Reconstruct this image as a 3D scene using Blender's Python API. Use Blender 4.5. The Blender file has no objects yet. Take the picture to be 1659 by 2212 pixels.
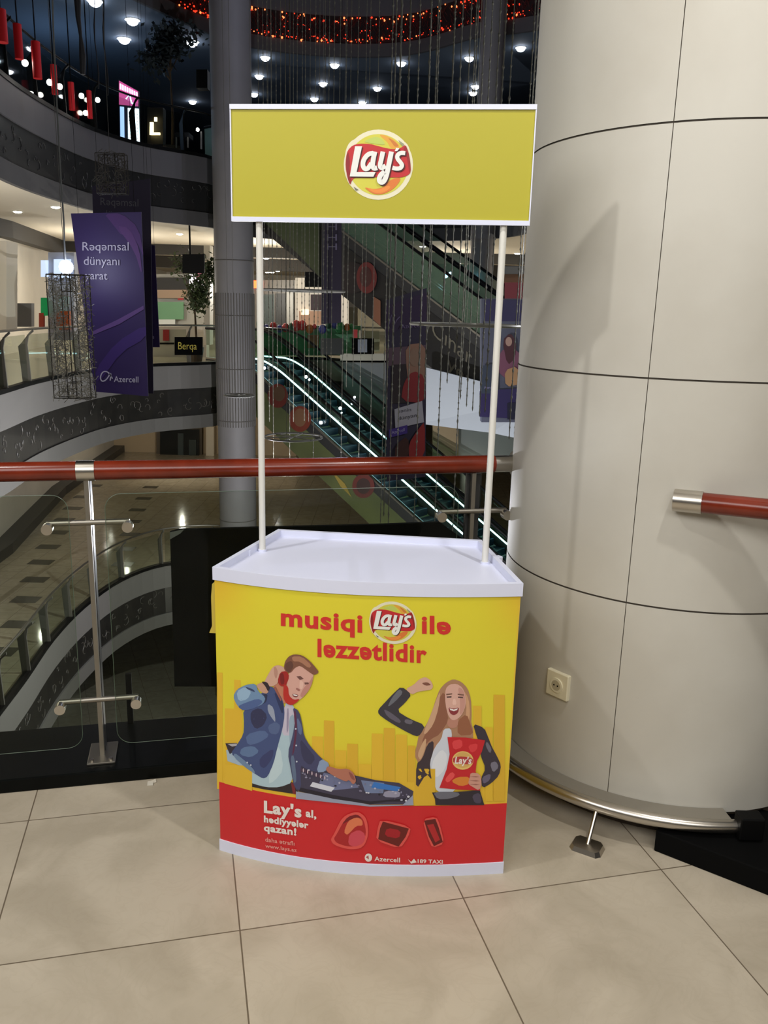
import bpy, bmesh, math, random
import numpy as np
from mathutils import Vector, Matrix
from mathutils.geometry import tessellate_polygon
random.seed(7)
SC = bpy.context.scene
COL = SC.collection

# ------------------------------------------------------------------ camera
FPX, PITCH, ROLL, EYE, PW, PH = 1798.1, math.radians(13.537), math.radians(1.4856), 1.545, 1659.0, 2212.0
cf = np.array([0, math.cos(PITCH), -math.sin(PITCH)])
_rt = np.array([1., 0, 0]); _up = np.cross(_rt, cf)
cR = math.cos(ROLL)*_rt + math.sin(ROLL)*_up
cU = -math.sin(ROLL)*_rt + math.cos(ROLL)*_up
cam = bpy.data.cameras.new('camera'); camo = bpy.data.objects.new('camera', cam); COL.objects.link(camo)
cam.sensor_fit = 'VERTICAL'; cam.sensor_height = 24.0; cam.lens = FPX/PH*24.0
cam.clip_start = .05; cam.clip_end = 300
camo.matrix_world = Matrix(((cR[0], cU[0], -cf[0], 0), (cR[1], cU[1], -cf[1], 0), (cR[2], cU[2], -cf[2], EYE), (0, 0, 0, 1)))
SC.camera = camo

# ------------------------------------------------------------------ view and world
SC.view_settings.view_transform = 'Standard'; SC.view_settings.look = 'None'
SC.view_settings.gamma = 1; SC.view_settings.use_curve_mapping = False
SC.view_settings.exposure = 0.93
SC.cycles.transparent_max_bounces = 40
w = bpy.data.worlds.new('world'); SC.world = w; w.use_nodes = True
w.node_tree.nodes['Background'].inputs[0].default_value = (.55, .6, .75, 1)
w.node_tree.nodes['Background'].inputs[1].default_value = .012

# ------------------------------------------------------------------ ceiling spots and added fill lights
def lamp(kind, name, loc, power, color=(1, .95, .88), size=.1, target=None, sy=None, spot=None, blend=.6):
    l = bpy.data.lights.new(name, kind); l.energy = power; l.color = color
    o = bpy.data.objects.new(name, l); COL.objects.link(o); o.location = loc
    if kind == 'AREA':
        l.size = size
        if sy: l.shape = 'RECTANGLE'; l.size_y = sy
    else: l.shadow_soft_size = size
    if kind == 'SPOT': l.spot_size = math.radians(spot or 120); l.spot_blend = blend
    if target is not None:
        d = Vector(target)-Vector(loc); o.rotation_euler = d.to_track_quat('-Z', 'Y').to_euler()
    return o
lamp('SPOT', 'ceiling_spot_left', (-1.60, 1.28, 3.68), 50, (1, .985, .955), .055, (.35, 2.3, .9), spot=120)
lamp('SPOT', 'ceiling_spot_right', (1.02, 1.05, 3.68), 64, (1, .985, .955), .07, (.95, 2.0, .6), spot=140)
lamp('AREA', 'gallery_ceiling_fill', (-.8, -0.7, 3.66), 152, (1, .99, .975), 6.5, (0.1, 1.7, 0.3), sy=2.6)  # broad fill added in place of the many unseen ceiling downlights
# unseen point fills added to brighten the galleries across the atrium
for (x, y, e) in [(-9.2, 15, 80), (-9.6, 21, 100), (-9, 27, 120), (-4.5, 29, 130), (-4.5, 36, 160), (-8, 42, 160), (2, 31, 110), (1, 40, 160), (7, 25, 100)]:
    lamp('POINT', 'gallery_fill', (x, y, 2.1), e, (1, .95, .86), 0)
for (x, y, e) in [(-9.0, 16, 26), (-9.6, 22, 26), (-9, 28, 26), (-4, 27, 24), (2.5, 24, 30), (-4.5, 34, 34), (8, 26, 26)]:
    lamp('POINT', 'lower_gallery_fill', (x, y, -3.2), e*.34, (1, .95, .82), 0)  # unseen fill added for the floor below
for (x, y, e) in [(-2, 12, 70), (-2, 19, 60), (4, 12, 50)]:
    lamp('POINT', 'ground_floor_fill', (x, y, -7.8), e*.6, (1, .97, .86), 0)  # unseen fill added above the bottom floor
for (x, y, z, e, c) in [(-9.5, 26, 7.2, 40, (.45, .68, 1)), (-8.5, 17, 7.0, 5, (.6, .7, 1)), (-1, 18, 8.5, 90, (.66, .70, 1)), (-2.5, 15, -2.2, 520, (.93, .94, 1)), (4, 11, 2.5, 170, (.92, .94, 1)), (1, 17, -2.5, 90, (.9, .94, 1))]:
    lamp('POINT', 'atrium_fill', (x, y, z), e, c, 0)  # unseen fill points added in the void to brighten fascias and upper ceiling

# ------------------------------------------------------------------ helpers
def ray(px, py): return cf + ((px-PW/2)/FPX)*cR - ((py-PH/2)/FPX)*cU
O3 = np.array([0, 0, EYE])
def at(px, py, Y):
    d = ray(px, py); return O3 + d*(Y/d[1])
def onz(px, py, z):
    d = ray(px, py); return O3 + d*((z-EYE)/d[2])
def S(c):
    r = []
    for v in c[:3]:
        v /= 255.; r.append(v/12.92 if v <= .04045 else ((v+.055)/1.055)**2.4)
    return tuple(r)+(1,)
MATS = {}
def mat(name, rgb, rough=.5, metal=0, emit=0, var=0, vscale=8, spec=.5, alpha=1, rgb2=None, bump=0):
    if name in MATS: return MATS[name]
    m = bpy.data.materials.new(name); m.use_nodes = True; MATS[name] = m
    nt = m.node_tree; b = nt.nodes['Principled BSDF']; c = S(rgb)
    b.inputs['Base Color'].default_value = c; b.inputs['Roughness'].default_value = rough
    b.inputs['Metallic'].default_value = metal; b.inputs['Specular IOR Level'].default_value = spec
    m.diffuse_color = c
    if emit: b.inputs['Emission Color'].default_value = c; b.inputs['Emission Strength'].default_value = emit
    if alpha < 1: b.inputs['Alpha'].default_value = alpha
    if var or rgb2 or bump:
        n = nt.nodes.new('ShaderNodeTexNoise'); n.inputs['Scale'].default_value = vscale; n.inputs['Detail'].default_value = 4
        g = nt.nodes.new('ShaderNodeNewGeometry'); nt.links.new(g.outputs['Position'], n.inputs['Vector'])
        if var or rgb2:
            mx = nt.nodes.new('ShaderNodeMix'); mx.data_type = 'RGBA'
            c2 = S(rgb2) if rgb2 else tuple(v*(1-var) for v in c[:3])+(1,)
            mx.inputs[6].default_value = c; mx.inputs[7].default_value = c2
            rmp = nt.nodes.new('ShaderNodeMapRange'); rmp.inputs[1].default_value = .35; rmp.inputs[2].default_value = .65
            nt.links.new(n.outputs['Fac'], rmp.inputs[0]); nt.links.new(rmp.outputs[0], mx.inputs[0])
            nt.links.new(mx.outputs[2], b.inputs['Base Color'])
        if bump:
            bp = nt.nodes.new('ShaderNodeBump'); bp.inputs['Strength'].default_value = bump
            nt.links.new(n.outputs['Fac'], bp.inputs['Height']); nt.links.new(bp.outputs[0], b.inputs['Normal'])
    return m
def col(rgb, rough=.55):                     # printed ink colour
    return mat('ink_%d_%d_%d' % tuple(rgb), rgb, rough)
def glass(name, tint, refl=.08, trans=.92):
    if name in MATS: return MATS[name]
    m = bpy.data.materials.new(name); m.use_nodes = True; MATS[name] = m; nt = m.node_tree
    for n in list(nt.nodes): nt.nodes.remove(n)
    o = nt.nodes.new('ShaderNodeOutputMaterial'); t = nt.nodes.new('ShaderNodeBsdfTransparent'); g = nt.nodes.new('ShaderNodeBsdfGlossy')
    t.inputs[0].default_value = S(tint)[:3]+(1,); g.inputs['Roughness'].default_value = .02
    lw = nt.nodes.new('ShaderNodeLayerWeight'); lw.inputs[0].default_value = .5
    pw = nt.nodes.new('ShaderNodeMath'); pw.operation = 'POWER'; pw.inputs[1].default_value = 5; nt.links.new(lw.outputs['Facing'], pw.inputs[0])
    fr = nt.nodes.new('ShaderNodeMath'); fr.operation = 'MULTIPLY_ADD'; fr.inputs[1].default_value = .5; fr.inputs[2].default_value = .006; nt.links.new(pw.outputs[0], fr.inputs[0])
    mx = nt.nodes.new('ShaderNodeMixShader'); nt.links.new(fr.outputs[0], mx.inputs[0])
    nt.links.new(t.outputs[0], mx.inputs[1]); nt.links.new(g.outputs[0], mx.inputs[2]); nt.links.new(mx.outputs[0], o.inputs[0])
    return m

class G:
    def __init__(s): s.V = []; s.F = []; s.M = []; s.mats = []
    def mi(s, m):
        if m not in s.mats: s.mats.append(m)
        return s.mats.index(m)
    def add(s, vs, fs, m):
        b = len(s.V); k = s.mi(m); s.V += [tuple(float(c) for c in v) for v in vs]
        for f in fs: s.F.append([b+i for i in f]); s.M.append(k)
    def obox(s, o, a, b, c, m):              # corner o and three edge vectors
        o, a, b, c = map(np.array, (o, a, b, c))
        v = [o, o+a, o+a+b, o+b, o+c, o+a+c, o+a+b+c, o+b+c]
        s.add(v, [(0, 3, 2, 1), (4, 5, 6, 7), (0, 1, 5, 4), (1, 2, 6, 5), (2, 3, 7, 6), (3, 0, 4, 7)], m)
    def box(s, c, d, m, rz=0):
        ca, sa = math.cos(rz), math.sin(rz); a = np.array([ca, sa, 0])*d[0]; b = np.array([-sa, ca, 0])*d[1]; h = np.array([0, 0, d[2]])
        s.obox(np.array(c)-a/2-b/2-h/2, a, b, h, m)
    def prism(s, pts, ext, m):
        n = len(pts); p = [np.array(q, float) for q in pts]; e = np.array(ext, float)
        tr = tessellate_polygon([[Vector(q) for q in p]])
        s.add(p+[q+e for q in p], [tuple(t) for t in tr]+[tuple(n+i for i in reversed(t)) for t in tr]+[(i, (i+1) % n, n+(i+1) % n, n+i) for i in range(n)], m)
    def tube(s, path, r, m, seg=10, closed=False, caps=True):
        P = [np.array(p, float) for p in path]; n = len(P); rr = r if isinstance(r, (list, tuple)) else [r]*n
        vs = []; up = None
        for i in range(n):
            t = (P[(i+1) % n]-P[i-1]) if closed else (P[min(i+1, n-1)]-P[max(i-1, 0)])
            t = t/(np.linalg.norm(t)+1e-12)
            if up is None:
                up = np.array([0, 0, 1.]) if abs(t[2]) < .9 else np.array([1., 0, 0])
            x = np.cross(t, up); x /= np.linalg.norm(x); y = np.cross(x, t); up = y
            for k in range(seg):
                a = 2*math.pi*k/seg; vs.append(P[i]+rr[i]*(math.cos(a)*x+math.sin(a)*y))
        fs = []
        for i in range(n if closed else n-1):
            j = (i+1) % n
            for k in range(seg): l = (k+1) % seg; fs.append((i*seg+k, j*seg+k, j*seg+l, i*seg+l))
        if caps and not closed: fs += [tuple(range(seg))[::-1], tuple((n-1)*seg+k for k in range(seg))]
        s.add(vs, fs, m)
    def ball(s, c, r, m, seg=10, rings=6, sz=1):
        vs = []; fs = []
        for i in range(rings+1):
            th = math.pi*i/rings
            for k in range(seg): a = 2*math.pi*k/seg; vs.append((c[0]+r*math.sin(th)*math.cos(a), c[1]+r*math.sin(th)*math.sin(a), c[2]+sz*r*math.cos(th)))
        for i in range(rings):
            for k in range(seg): l = (k+1) % seg; fs.append((i*seg+k, (i+1)*seg+k, (i+1)*seg+l, i*seg+l))
        s.add(vs, fs, m)
    def build(s, name, parent=None, smooth=False, label=None, cat=None, group=None, kind=None, bevel=0):
        V = np.array(s.V); loc = Vector((0, 0, 0))
        if parent is not None: base = WORLD[parent.name]
        else: loc = Vector(((V[:, 0].min()+V[:, 0].max())/2, (V[:, 1].min()+V[:, 1].max())/2, V[:, 2].min())); base = loc
        me = bpy.data.meshes.new(name); me.from_pydata([tuple(v-np.array(base)) for v in V], [], s.F)
        for m in s.mats: me.materials.append(m)
        me.polygons.foreach_set('material_index', s.M)
        bm = bmesh.new(); bm.from_mesh(me); bmesh.ops.remove_doubles(bm, verts=bm.verts, dist=1e-6); bmesh.ops.recalc_face_normals(bm, faces=bm.faces); bm.to_mesh(me); bm.free()
        if smooth:
            me.polygons.foreach_set('use_smooth', [True]*len(me.polygons)); me.set_sharp_from_angle(angle=math.radians(40))
        o = bpy.data.objects.new(name, me); COL.objects.link(o)
        if parent is not None: o.parent = parent
        else: o.location = loc
        WORLD[o.name] = Vector(base)
        if bevel:
            b = o.modifiers.new('bevel', 'BEVEL'); b.width = bevel; b.segments = 2; b.limit_method = 'ANGLE'
        tag(o, label, cat, group, kind); return o
WORLD = {}
def tag(o, label=None, cat=None, group=None, kind=None):
    if label: o['label'] = label
    if cat: o['category'] = cat
    if group: o['group'] = group
    if kind: o['kind'] = kind
def thing(name, label, cat, loc, group=None):
    o = bpy.data.objects.new(name, None); COL.objects.link(o); o.location = Vector([float(v) for v in loc]); o.empty_display_size = .1
    WORLD[o.name] = o.location.copy(); tag(o, label, cat, group); return o
def dup(root, loc, label=None, group=None, rz=None):
    r = root.copy(); COL.objects.link(r); r.location = Vector([float(v) for v in loc])
    if rz is not None: r.rotation_euler = (0, 0, rz)
    if label: r['label'] = label
    if group: r['group'] = group
    for ch in list(root.children):
        c = ch.copy(); COL.objects.link(c); c.parent = r
        for g in ch.children:
            d = g.copy(); COL.objects.link(d); d.parent = c
    return r
def smoothpoly(p, it=2):
    p = [np.array(q, float) for q in p]
    for _ in range(it):
        q = []
        for i in range(len(p)):
            a, b = p[i], p[(i+1) % len(p)]; q += [a*.78+b*.22, a*.22+b*.78]
        p = q
    return p
def tris2d(poly, lim):
    t = tessellate_polygon([[Vector((q[0], q[1], 0)) for q in poly]])
    out = []; st = [tuple(np.array(poly[i], float)[:2] for i in f) for f in t]
    while st:
        a, b, c = st.pop(); L = [np.linalg.norm(a-b), np.linalg.norm(b-c), np.linalg.norm(c-a)]; m = max(L)
        if m <= lim or len(out) > 20000: out.append((a, b, c)); continue
        i = L.index(m)
        if i == 1: a, b, c = b, c, a
        elif i == 2: a, b, c = c, a, b
        md = (a+b)/2; st += [(a, md, c), (md, b, c)]
    return out
GLY = {}
def _mesh_of(body, bold, shear):
    cu = bpy.data.curves.new('t', 'FONT'); cu.body = body; cu.offset = bold; cu.shear = shear; cu.resolution_u = 3
    o = bpy.data.objects.new('t', cu); COL.objects.link(o)
    dg = bpy.context.evaluated_depsgraph_get(); me = o.evaluated_get(dg).to_mesh()
    V = [(v.co.x, v.co.y) for v in me.vertices]; F = [tuple(p.vertices) for p in me.polygons]
    o.evaluated_get(dg).to_mesh_clear(); bpy.data.objects.remove(o); bpy.data.curves.remove(cu); return V, F
def glyph(ch, bold, shear):
    key = (ch, bold, shear)
    if key not in GLY:
        c = 'e' if ch == 'ə' else ch
        w1 = max(v[0] for v in _mesh_of('|'+c+'|', 0, 0)[0]); w0 = max(v[0] for v in _mesh_of('||', 0, 0)[0])
        V, F = _mesh_of(c, bold, shear) if c != ' ' else ([], [])
        if ch == 'ə':
            X = [v[0] for v in V]; Y = [v[1] for v in V]; V = [(max(X)+min(X)-v[0], max(Y)+min(Y)-v[1]) for v in V]
        GLY[key] = (w1-w0, V, F)
    return GLY[key]
class Print:                                  # thin printed shapes laid on a surface
    def __init__(s, hit, lim=26, step=.00035, base=.0008): s.g = G(); s.hit = hit; s.lim = lim; s.off = base; s.step = step
    def poly(s, pts, rgb, smooth=0, T=None, m=None):
        if T: pts = [T(*q) for q in pts]
        if smooth: pts = smoothpoly(pts, smooth)
        m = m or col(rgb)
        s.off += s.step
        for t in tris2d(pts, s.lim):
            s.g.add([s.hit(q[0], q[1], s.off) for q in t], [(0, 1, 2)], m)
    def ell(s, c, rx, ry, rgb, rot=0, T=None, n=28, m=None):
        ca, sa = math.cos(rot), math.sin(rot)
        s.poly([(c[0]+rx*math.cos(2*math.pi*i/n)*ca-ry*math.sin(2*math.pi*i/n)*sa, c[1]+rx*math.cos(2*math.pi*i/n)*sa+ry*math.sin(2*math.pi*i/n)*ca) for i in range(n)], rgb, 0, T, m)
    def stroke(s, pts, wd, rgb, T=None, closed=False, m=None):
        p = [np.array(q, float) for q in pts]; n = len(p); L = []; R = []
        for i in range(n):
            t = (p[(i+1) % n]-p[i-1]) if closed else p[min(i+1, n-1)]-p[max(i-1, 0)]
            t /= np.linalg.norm(t)+1e-9; q = np.array([-t[1], t[0]]); ww = (wd[i] if isinstance(wd, (list, tuple)) else wd)/2
            L.append(p[i]+q*ww); R.append(p[i]-q*ww)
        s.off += s.step; m = m or col(rgb)
        for i in range(n if closed else n-1):
            j = (i+1) % n; qd = [L[i], L[j], R[j], R[i]]
            if T: qd = [T(*q) for q in qd]
            s.g.add([s.hit(q[0], q[1], s.off) for q in qd], [(0, 1, 2, 3)], m)
    def text(s, txt, a, b, hgt, rgb, bold=.02, shear=0, m=None, vert=(0, -1)):
        """baseline from pixel a to pixel b, capital height hgt px, up direction vert"""
        V = []; F = []; x = 0.
        for ch in txt:
            w_, vv, ff = glyph(ch, bold, shear)
            k = len(V); V += [(p[0]+x, p[1]) for p in vv]; F += [tuple(k+i for i in f) for f in ff]; x += w_+bold*1.2
        if not V: return
        xs_ = [v[0] for v in V]; x0, x1 = min(xs_), max(xs_)
        s.off += s.step; m = m or col(rgb); a = np.array(a, float); b = np.array(b, float); up = np.array(vert, float)
        P = [a+(b-a)*((v[0]-x0)/(x1-x0))+up*(v[1]/.72*hgt) for v in V]
        s.g.add([s.hit(q[0], q[1], s.off) for q in P], F, m)
    def build(s, name, parent, **k): return s.g.build(name, parent, **k)
def plane_hit(P, n):
    P = np.array(P, float); n = np.array(n, float); n /= np.linalg.norm(n)
    if n@(O3-P) < 0: n = -n
    def h(px, py, off):
        d = ray(px, py); Q = P+n*off; return O3+d*(((Q-O3)@n)/(d@n))
    return h

# ------------------------------------------------------------------ procedural surface materials
def floor_mat(name, c1, c2, c3, tile, ang, ox, oy, rough, grout=(96, 84, 70), gw=.0022, scale=1.0):
    m = bpy.data.materials.new(name); m.use_nodes = True; MATS[name] = m; nt = m.node_tree; b = nt.nodes['Principled BSDF']; N = nt.nodes.new; Lk = nt.links.new
    g = N('ShaderNodeNewGeometry'); mp = N('ShaderNodeMapping'); mp.vector_type = 'TEXTURE'
    mp.inputs['Location'].default_value = (ox, oy, 0); mp.inputs['Rotation'].default_value = (0, 0, ang); Lk(g.outputs['Position'], mp.inputs[0])
    sx = N('ShaderNodeSeparateXYZ'); Lk(mp.outputs[0], sx.inputs[0])
    ds = []
    for k in (0, 1):
        pp = N('ShaderNodeMath'); pp.operation = 'PINGPONG'; pp.inputs[1].default_value = tile/2; Lk(sx.outputs[k], pp.inputs[0])
        lt = N('ShaderNodeMath'); lt.operation = 'LESS_THAN'; lt.inputs[1].default_value = gw; Lk(pp.outputs[0], lt.inputs[0]); ds.append(lt)
    mxx = N('ShaderNodeMath'); mxx.operation = 'MAXIMUM'; Lk(ds[0].outputs[0], mxx.inputs[0]); Lk(ds[1].outputs[0], mxx.inputs[1])
    # per tile tone
    dv = N('ShaderNodeVectorMath'); dv.operation = 'DIVIDE'; dv.inputs[1].default_value = (tile, tile, 1); Lk(mp.outputs[0], dv.inputs[0])
    fl = N('ShaderNodeVectorMath'); fl.operation = 'FLOOR'; Lk(dv.outputs[0], fl.inputs[0])
    wn = N('ShaderNodeTexWhiteNoise'); wn.noise_dimensions = '2D'; Lk(fl.outputs[0], wn.inputs['Vector'])
    ad = N('ShaderNodeVectorMath'); ad.operation = 'ADD'; sc = N('ShaderNodeVectorMath'); sc.operation = 'SCALE'; sc.inputs['Scale'].default_value = 7
    Lk(wn.outputs['Color'], sc.inputs[0]); Lk(mp.outputs[0], ad.inputs[0]); Lk(sc.outputs[0], ad.inputs[1])
    n1 = N('ShaderNodeTexNoise'); n1.inputs['Scale'].default_value = 3.2*scale; n1.inputs['Detail'].default_value = 6; n1.inputs['Distortion'].default_value = 1.2; Lk(ad.outputs[0], n1.inputs['Vector'])
    n2 = N('ShaderNodeTexNoise'); n2.inputs['Scale'].default_value = 9*scale; n2.inputs['Detail'].default_value = 8; n2.inputs['Distortion'].default_value = 2.5; Lk(ad.outputs[0], n2.inputs['Vector'])
    r1 = N('ShaderNodeValToRGB'); r1.color_ramp.elements[0].position = .36; r1.color_ramp.elements[0].color = S(c2); r1.color_ramp.elements[1].position = .62; r1.color_ramp.elements[1].color = S(c1); Lk(n1.outputs['Fac'], r1.inputs[0])
    r2 = N('ShaderNodeValToRGB'); e = r2.color_ramp.elements; e[0].position = .44; e[0].color = (0, 0, 0, 1); e[1].position = .5; e[1].color = (.10, .10, .10, 1); x = e.new(.56); x.color = (0, 0, 0, 1); Lk(n2.outputs['Fac'], r2.inputs[0])
    m1 = N('ShaderNodeMix'); m1.data_type = 'RGBA'; m1.inputs[7].default_value = S(c3); Lk(r2.outputs[0], m1.inputs[0]); Lk(r1.outputs[0], m1.inputs[6])
    m2 = N('ShaderNodeMix'); m2.data_type = 'RGBA'; m2.inputs[7].default_value = S(grout); Lk(mxx.outputs[0], m2.inputs[0]); Lk(m1.outputs[2], m2.inputs[6])
    Lk(m2.outputs[2], b.inputs['Base Color']); b.inputs['Roughness'].default_value = rough
    return m
FLOOR = floor_mat('marble_tiles', (188, 177, 158), (171, 160, 141), (148, 132, 110), .6, math.radians(13.74), -.34, 1.814, .42, grout=(104, 92, 76), gw=.0019)
FLOOR2 = floor_mat('gallery_tiles', (170, 160, 138), (158, 147, 124), (140, 128, 104), .6, 0, 0, 0, .10, gw=.004)
def column_mat():
    m = bpy.data.materials.new('column_stone'); m.use_nodes = True; nt = m.node_tree; b = nt.nodes['Principled BSDF']; N = nt.nodes.new; Lk = nt.links.new
    g = N('ShaderNodeNewGeometry'); n = N('ShaderNodeTexNoise'); n.inputs['Scale'].default_value = 2.4; n.inputs['Detail'].default_value = 5; Lk(g.outputs['Position'], n.inputs['Vector'])
    r = N('ShaderNodeValToRGB'); r.color_ramp.elements[0].position = .38; r.color_ramp.elements[0].color = S((187, 182, 170)); r.color_ramp.elements[1].position = .62; r.color_ramp.elements[1].color = S((196, 192, 181)); Lk(n.outputs['Fac'], r.inputs[0])
    Lk(r.outputs[0], b.inputs['Base Color']); b.inputs['Roughness'].default_value = .55
    return m
COLUMN = column_mat()
STEEL = mat('brushed_steel', (196, 190, 180), .28, 1)
STEELD = mat('dull_steel', (150, 145, 135), .45, 1)
WOOD = mat('red_handrail_wood', (122, 42, 22), .22, 0, var=.35, vscale=9)
BLACKST = mat('black_granite', (5, 7, 6), .35, spec=.12, rgb2=(8, 10, 9), vscale=30)
WHITEP = mat('white_pvc', (220, 223, 242), .42)
POLEM = mat('white_pole', (222, 220, 212), .4)
GLASSN = glass('railing_glass', (240, 243, 238))
GLASSF = glass('far_glass', (236, 240, 236))
GLASSB = mat('green_balustrade_glass', (120, 146, 118), .3, alpha=.3)
GLASSG = glass('escalator_glass', (226, 236, 230))
CREAM = mat('cream_ceiling', (214, 204, 184), .8)
GREYP = mat('grey_fascia', (120, 117, 112), .7)
GREYD = mat('grey_fascia_lower', (108, 106, 100), .7)
DARKB = mat('dark_fascia_band', (44, 42, 38), .35, rgb2=(34, 33, 31), vscale=3)
FLECK = mat('fascia_flecks', (84, 80, 72), .5)
WALLC = mat('cream_wall', (205, 198, 184), .7, var=.08, vscale=1)
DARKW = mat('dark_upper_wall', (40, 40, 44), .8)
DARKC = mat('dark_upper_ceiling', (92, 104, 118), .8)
BLK = mat('black_metal', (9, 9, 9), .5, spec=.15)
DKG = mat('dark_grey_metal', (46, 46, 46), .4)
EMW = mat('downlight_glow', (255, 252, 240), .5, emit=14)
EMC = mat('cool_downlight_glint_glow', (232, 240, 255), .5, emit=16)

# ================================================================== STRUCTURE
C = np.array([1.003, 2.817]); CR = .561
ru = np.array([.973, .23]); ru /= np.linalg.norm(ru); rn = np.array([-ru[1], ru[0]])    # left railing direction and outward normal
rp = np.array([-.897, 2.467])
def R3(s, off, z): p = rp+ru*s+rn*off; return np.array([p[0], p[1], z])
qd = np.array([.81, -.585]); qd /= np.linalg.norm(qd); qn = np.array([-qd[1], qd[0]]); qp = np.array([.831, 2.185])
def Q3(s, off, z): p = qp+qd*s+qn*off; return np.array([p[0], p[1], z])
g = G()
a = R3(-6, .32, 0); b_ = R3(1.9, .32, 0); c_ = Q3(0, .4, 0); d_ = Q3(6, .4, 0)
g.prism([a, b_, c_, d_, (5.5, -8, 0), (-6, -8, 0)], (0, 0, -.3), FLOOR); g.build('floor', kind='structure')
g = G(); g.prism([R3(-6, .3, 3.72), R3(1.9, .3, 3.72), Q3(0, .4, 3.72), Q3(6, .4, 3.72), (5.5, -8, 3.72), (-6, -8, 3.72)], (0, 0, .3), CREAM); g.build('ceiling', kind='structure')
g = G(); g.box((0, -8.1, 1.86), (14, .2, 3.9), mat('brown_rear_wall', (58, 54, 50), .8)); g.build('wall_back', kind='structure')
# slab edge under our own floor
g = G(); g.obox(R3(-6, .3, -1.7), ru3 := np.array([ru[0], ru[1], 0])*7.3, np.array([rn[0], rn[1], 0])*.03, (0, 0, 1.66), GREYP); g.build('trim_1', kind='structure')
# black granite kerbs
g = G(); g.obox(R3(-6, 0, 0), np.array([ru[0], ru[1], 0])*7.35, np.array([rn[0], rn[1], 0])*.34, (0, 0, .048), BLACKST); g.build('trim_2', kind='structure', bevel=.004)
g = G(); g.obox(Q3(0, 0, 0), np.array([qd[0], qd[1], 0])*3, np.array([qn[0], qn[1], 0])*.32, (0, 0, .07), mat('black_matt_kerb', (6, 6, 6), .8, spec=.1)); g.build('trim_3', kind='structure', bevel=.004)

# near column
ct = thing('column', 'huge round column clad in cream stone panels right of the yellow stand', 'column', (C[0], C[1], 0))
g = G()
NS = 120
zs = [.088, .7255, .7305, 1.3815, 1.3865, 2.0375, 2.0425, 2.6935, 2.6985, 3.72]
J = mat('dark_panel_joint', (72, 64, 54), .8); JV = mat('brown_panel_joint', (112, 102, 88), .8)
jrows = {1, 3, 5, 7}
# cladding: vertical joints at seamed angles
seam = math.atan2(2.332-C[1], .7225-C[0])
angs = []
for k in range(5):
    s0 = seam+k*2*math.pi/5
    angs += [(s0-.0022, s0+.0022, True)]
def ang_list():
    out = []
    for k in range(5):
        s0 = seam+k*2*math.pi/5; s1 = s0+2*math.pi/5
        out.append((s0-.002, s0+.002, True)); n = 24
        for i in range(n):
            u0 = s0+.002+(s1-s0-.004)*i/n; u1 = s0+.002+(s1-s0-.004)*(i+1)/n; out.append((u0, u1, False))
    return out
AL = ang_list()
gp = G(); gj = G()
for i in range(len(zs)-1):
    hj = i in jrows
    for (u0, u1, vj) in AL:
        r = CR-(.003 if (hj or vj) else 0)
        f = [(C[0]+r*math.cos(u0), C[1]+r*math.sin(u0), zs[i]), (C[0]+r*math.cos(u1), C[1]+r*math.sin(u1), zs[i]), (C[0]+r*math.cos(u1), C[1]+r*math.sin(u1), zs[i+1]), (C[0]+r*math.cos(u0), C[1]+r*math.sin(u0), zs[i+1])]
        (gj if (hj or vj) else gp).add(f, [(0, 1, 2, 3)], J if hj else (JV if vj else COLUMN))
g = G(); g.tube([(C[0], C[1], 0), (C[0], C[1], .09)], .545, mat('shaded_brown_plinth', (70, 58, 46), .6), 72); g.build('plinth', ct, smooth=True)  # recessed base, its dark brown carries the shade under the foot rail
gp.build('cladding', ct, smooth=True); gj.build('joint', ct, smooth=True)
# outlet on the column
ang = math.atan2(2.458-C[1], .574-C[0]); rdir = np.array([math.cos(ang), math.sin(ang), 0]); tdir = np.array([-rdir[1], rdir[0], 0])
oc = np.array([C[0], C[1], .404])+rdir*(CR+.004)
ot = thing('power_outlet', 'cream square power socket low on the round column', 'socket', oc)
OUT = mat('outlet_plastic', (222, 214, 186), .35)
g = G(); g.obox(oc-tdir*.042-rdir*.012-np.array([0, 0, .043]), tdir*.084, rdir*.02, (0, 0, .086), OUT); g.build('frame', ot, bevel=.003)
g = G(); g.tube([oc+rdir*.008, oc+rdir*.0125], .024, OUT, 28); g.build('socket_ring', ot)
g = G(); g.tube([oc+rdir*.0125, oc+rdir*.0131], .017, mat('outlet_shadow', (176, 166, 138), .5), 24); g.build('socket_well', ot)
for sg in (-1, 1):
    g = G(); q = oc+tdir*.007*sg; g.tube([q+rdir*.0130, q+rdir*.0136], .0028, BLK, 10); g.build('pin_hole', ot)

# foot rail around the column
fr = thing('foot_rail', 'curved chrome foot rail circling the base of the round column', 'rail', (C[0], C[1], 0))
pts = [];
a0, a1 = math.radians(-85), math.radians(-196)
for i in range(49):
    a = a0+(a1-a0)*i/48; pts.append((C[0]+.652*math.cos(a), C[1]+.652*math.sin(a), .102))
g = G(); g.tube(pts, .02, STEEL, 14); g.build('rail', fr, smooth=True)
g = G(); n = len(pts)
vs = []
for i in range(n):
    a = a0+(a1-a0)*i/(n-1)
    for r_, z_ in ((.563, .094), (.640, .094), (.640, .104), (.563, .104)): vs.append((C[0]+r_*math.cos(a), C[1]+r_*math.sin(a), z_))
fs = [(0, 1, 2, 3), tuple(4*(n-1)+k for k in (3, 2, 1, 0))]
for i in range(n-1):
    for k in range(4): l = (k+1) % 4; fs.append((4*i+k, 4*i+l, 4*i+4+l, 4*i+4+k))
g.add(vs, fs, mat('dull_ledge', (140, 134, 122), .5, .3)); g.build('ledge', fr)
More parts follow.
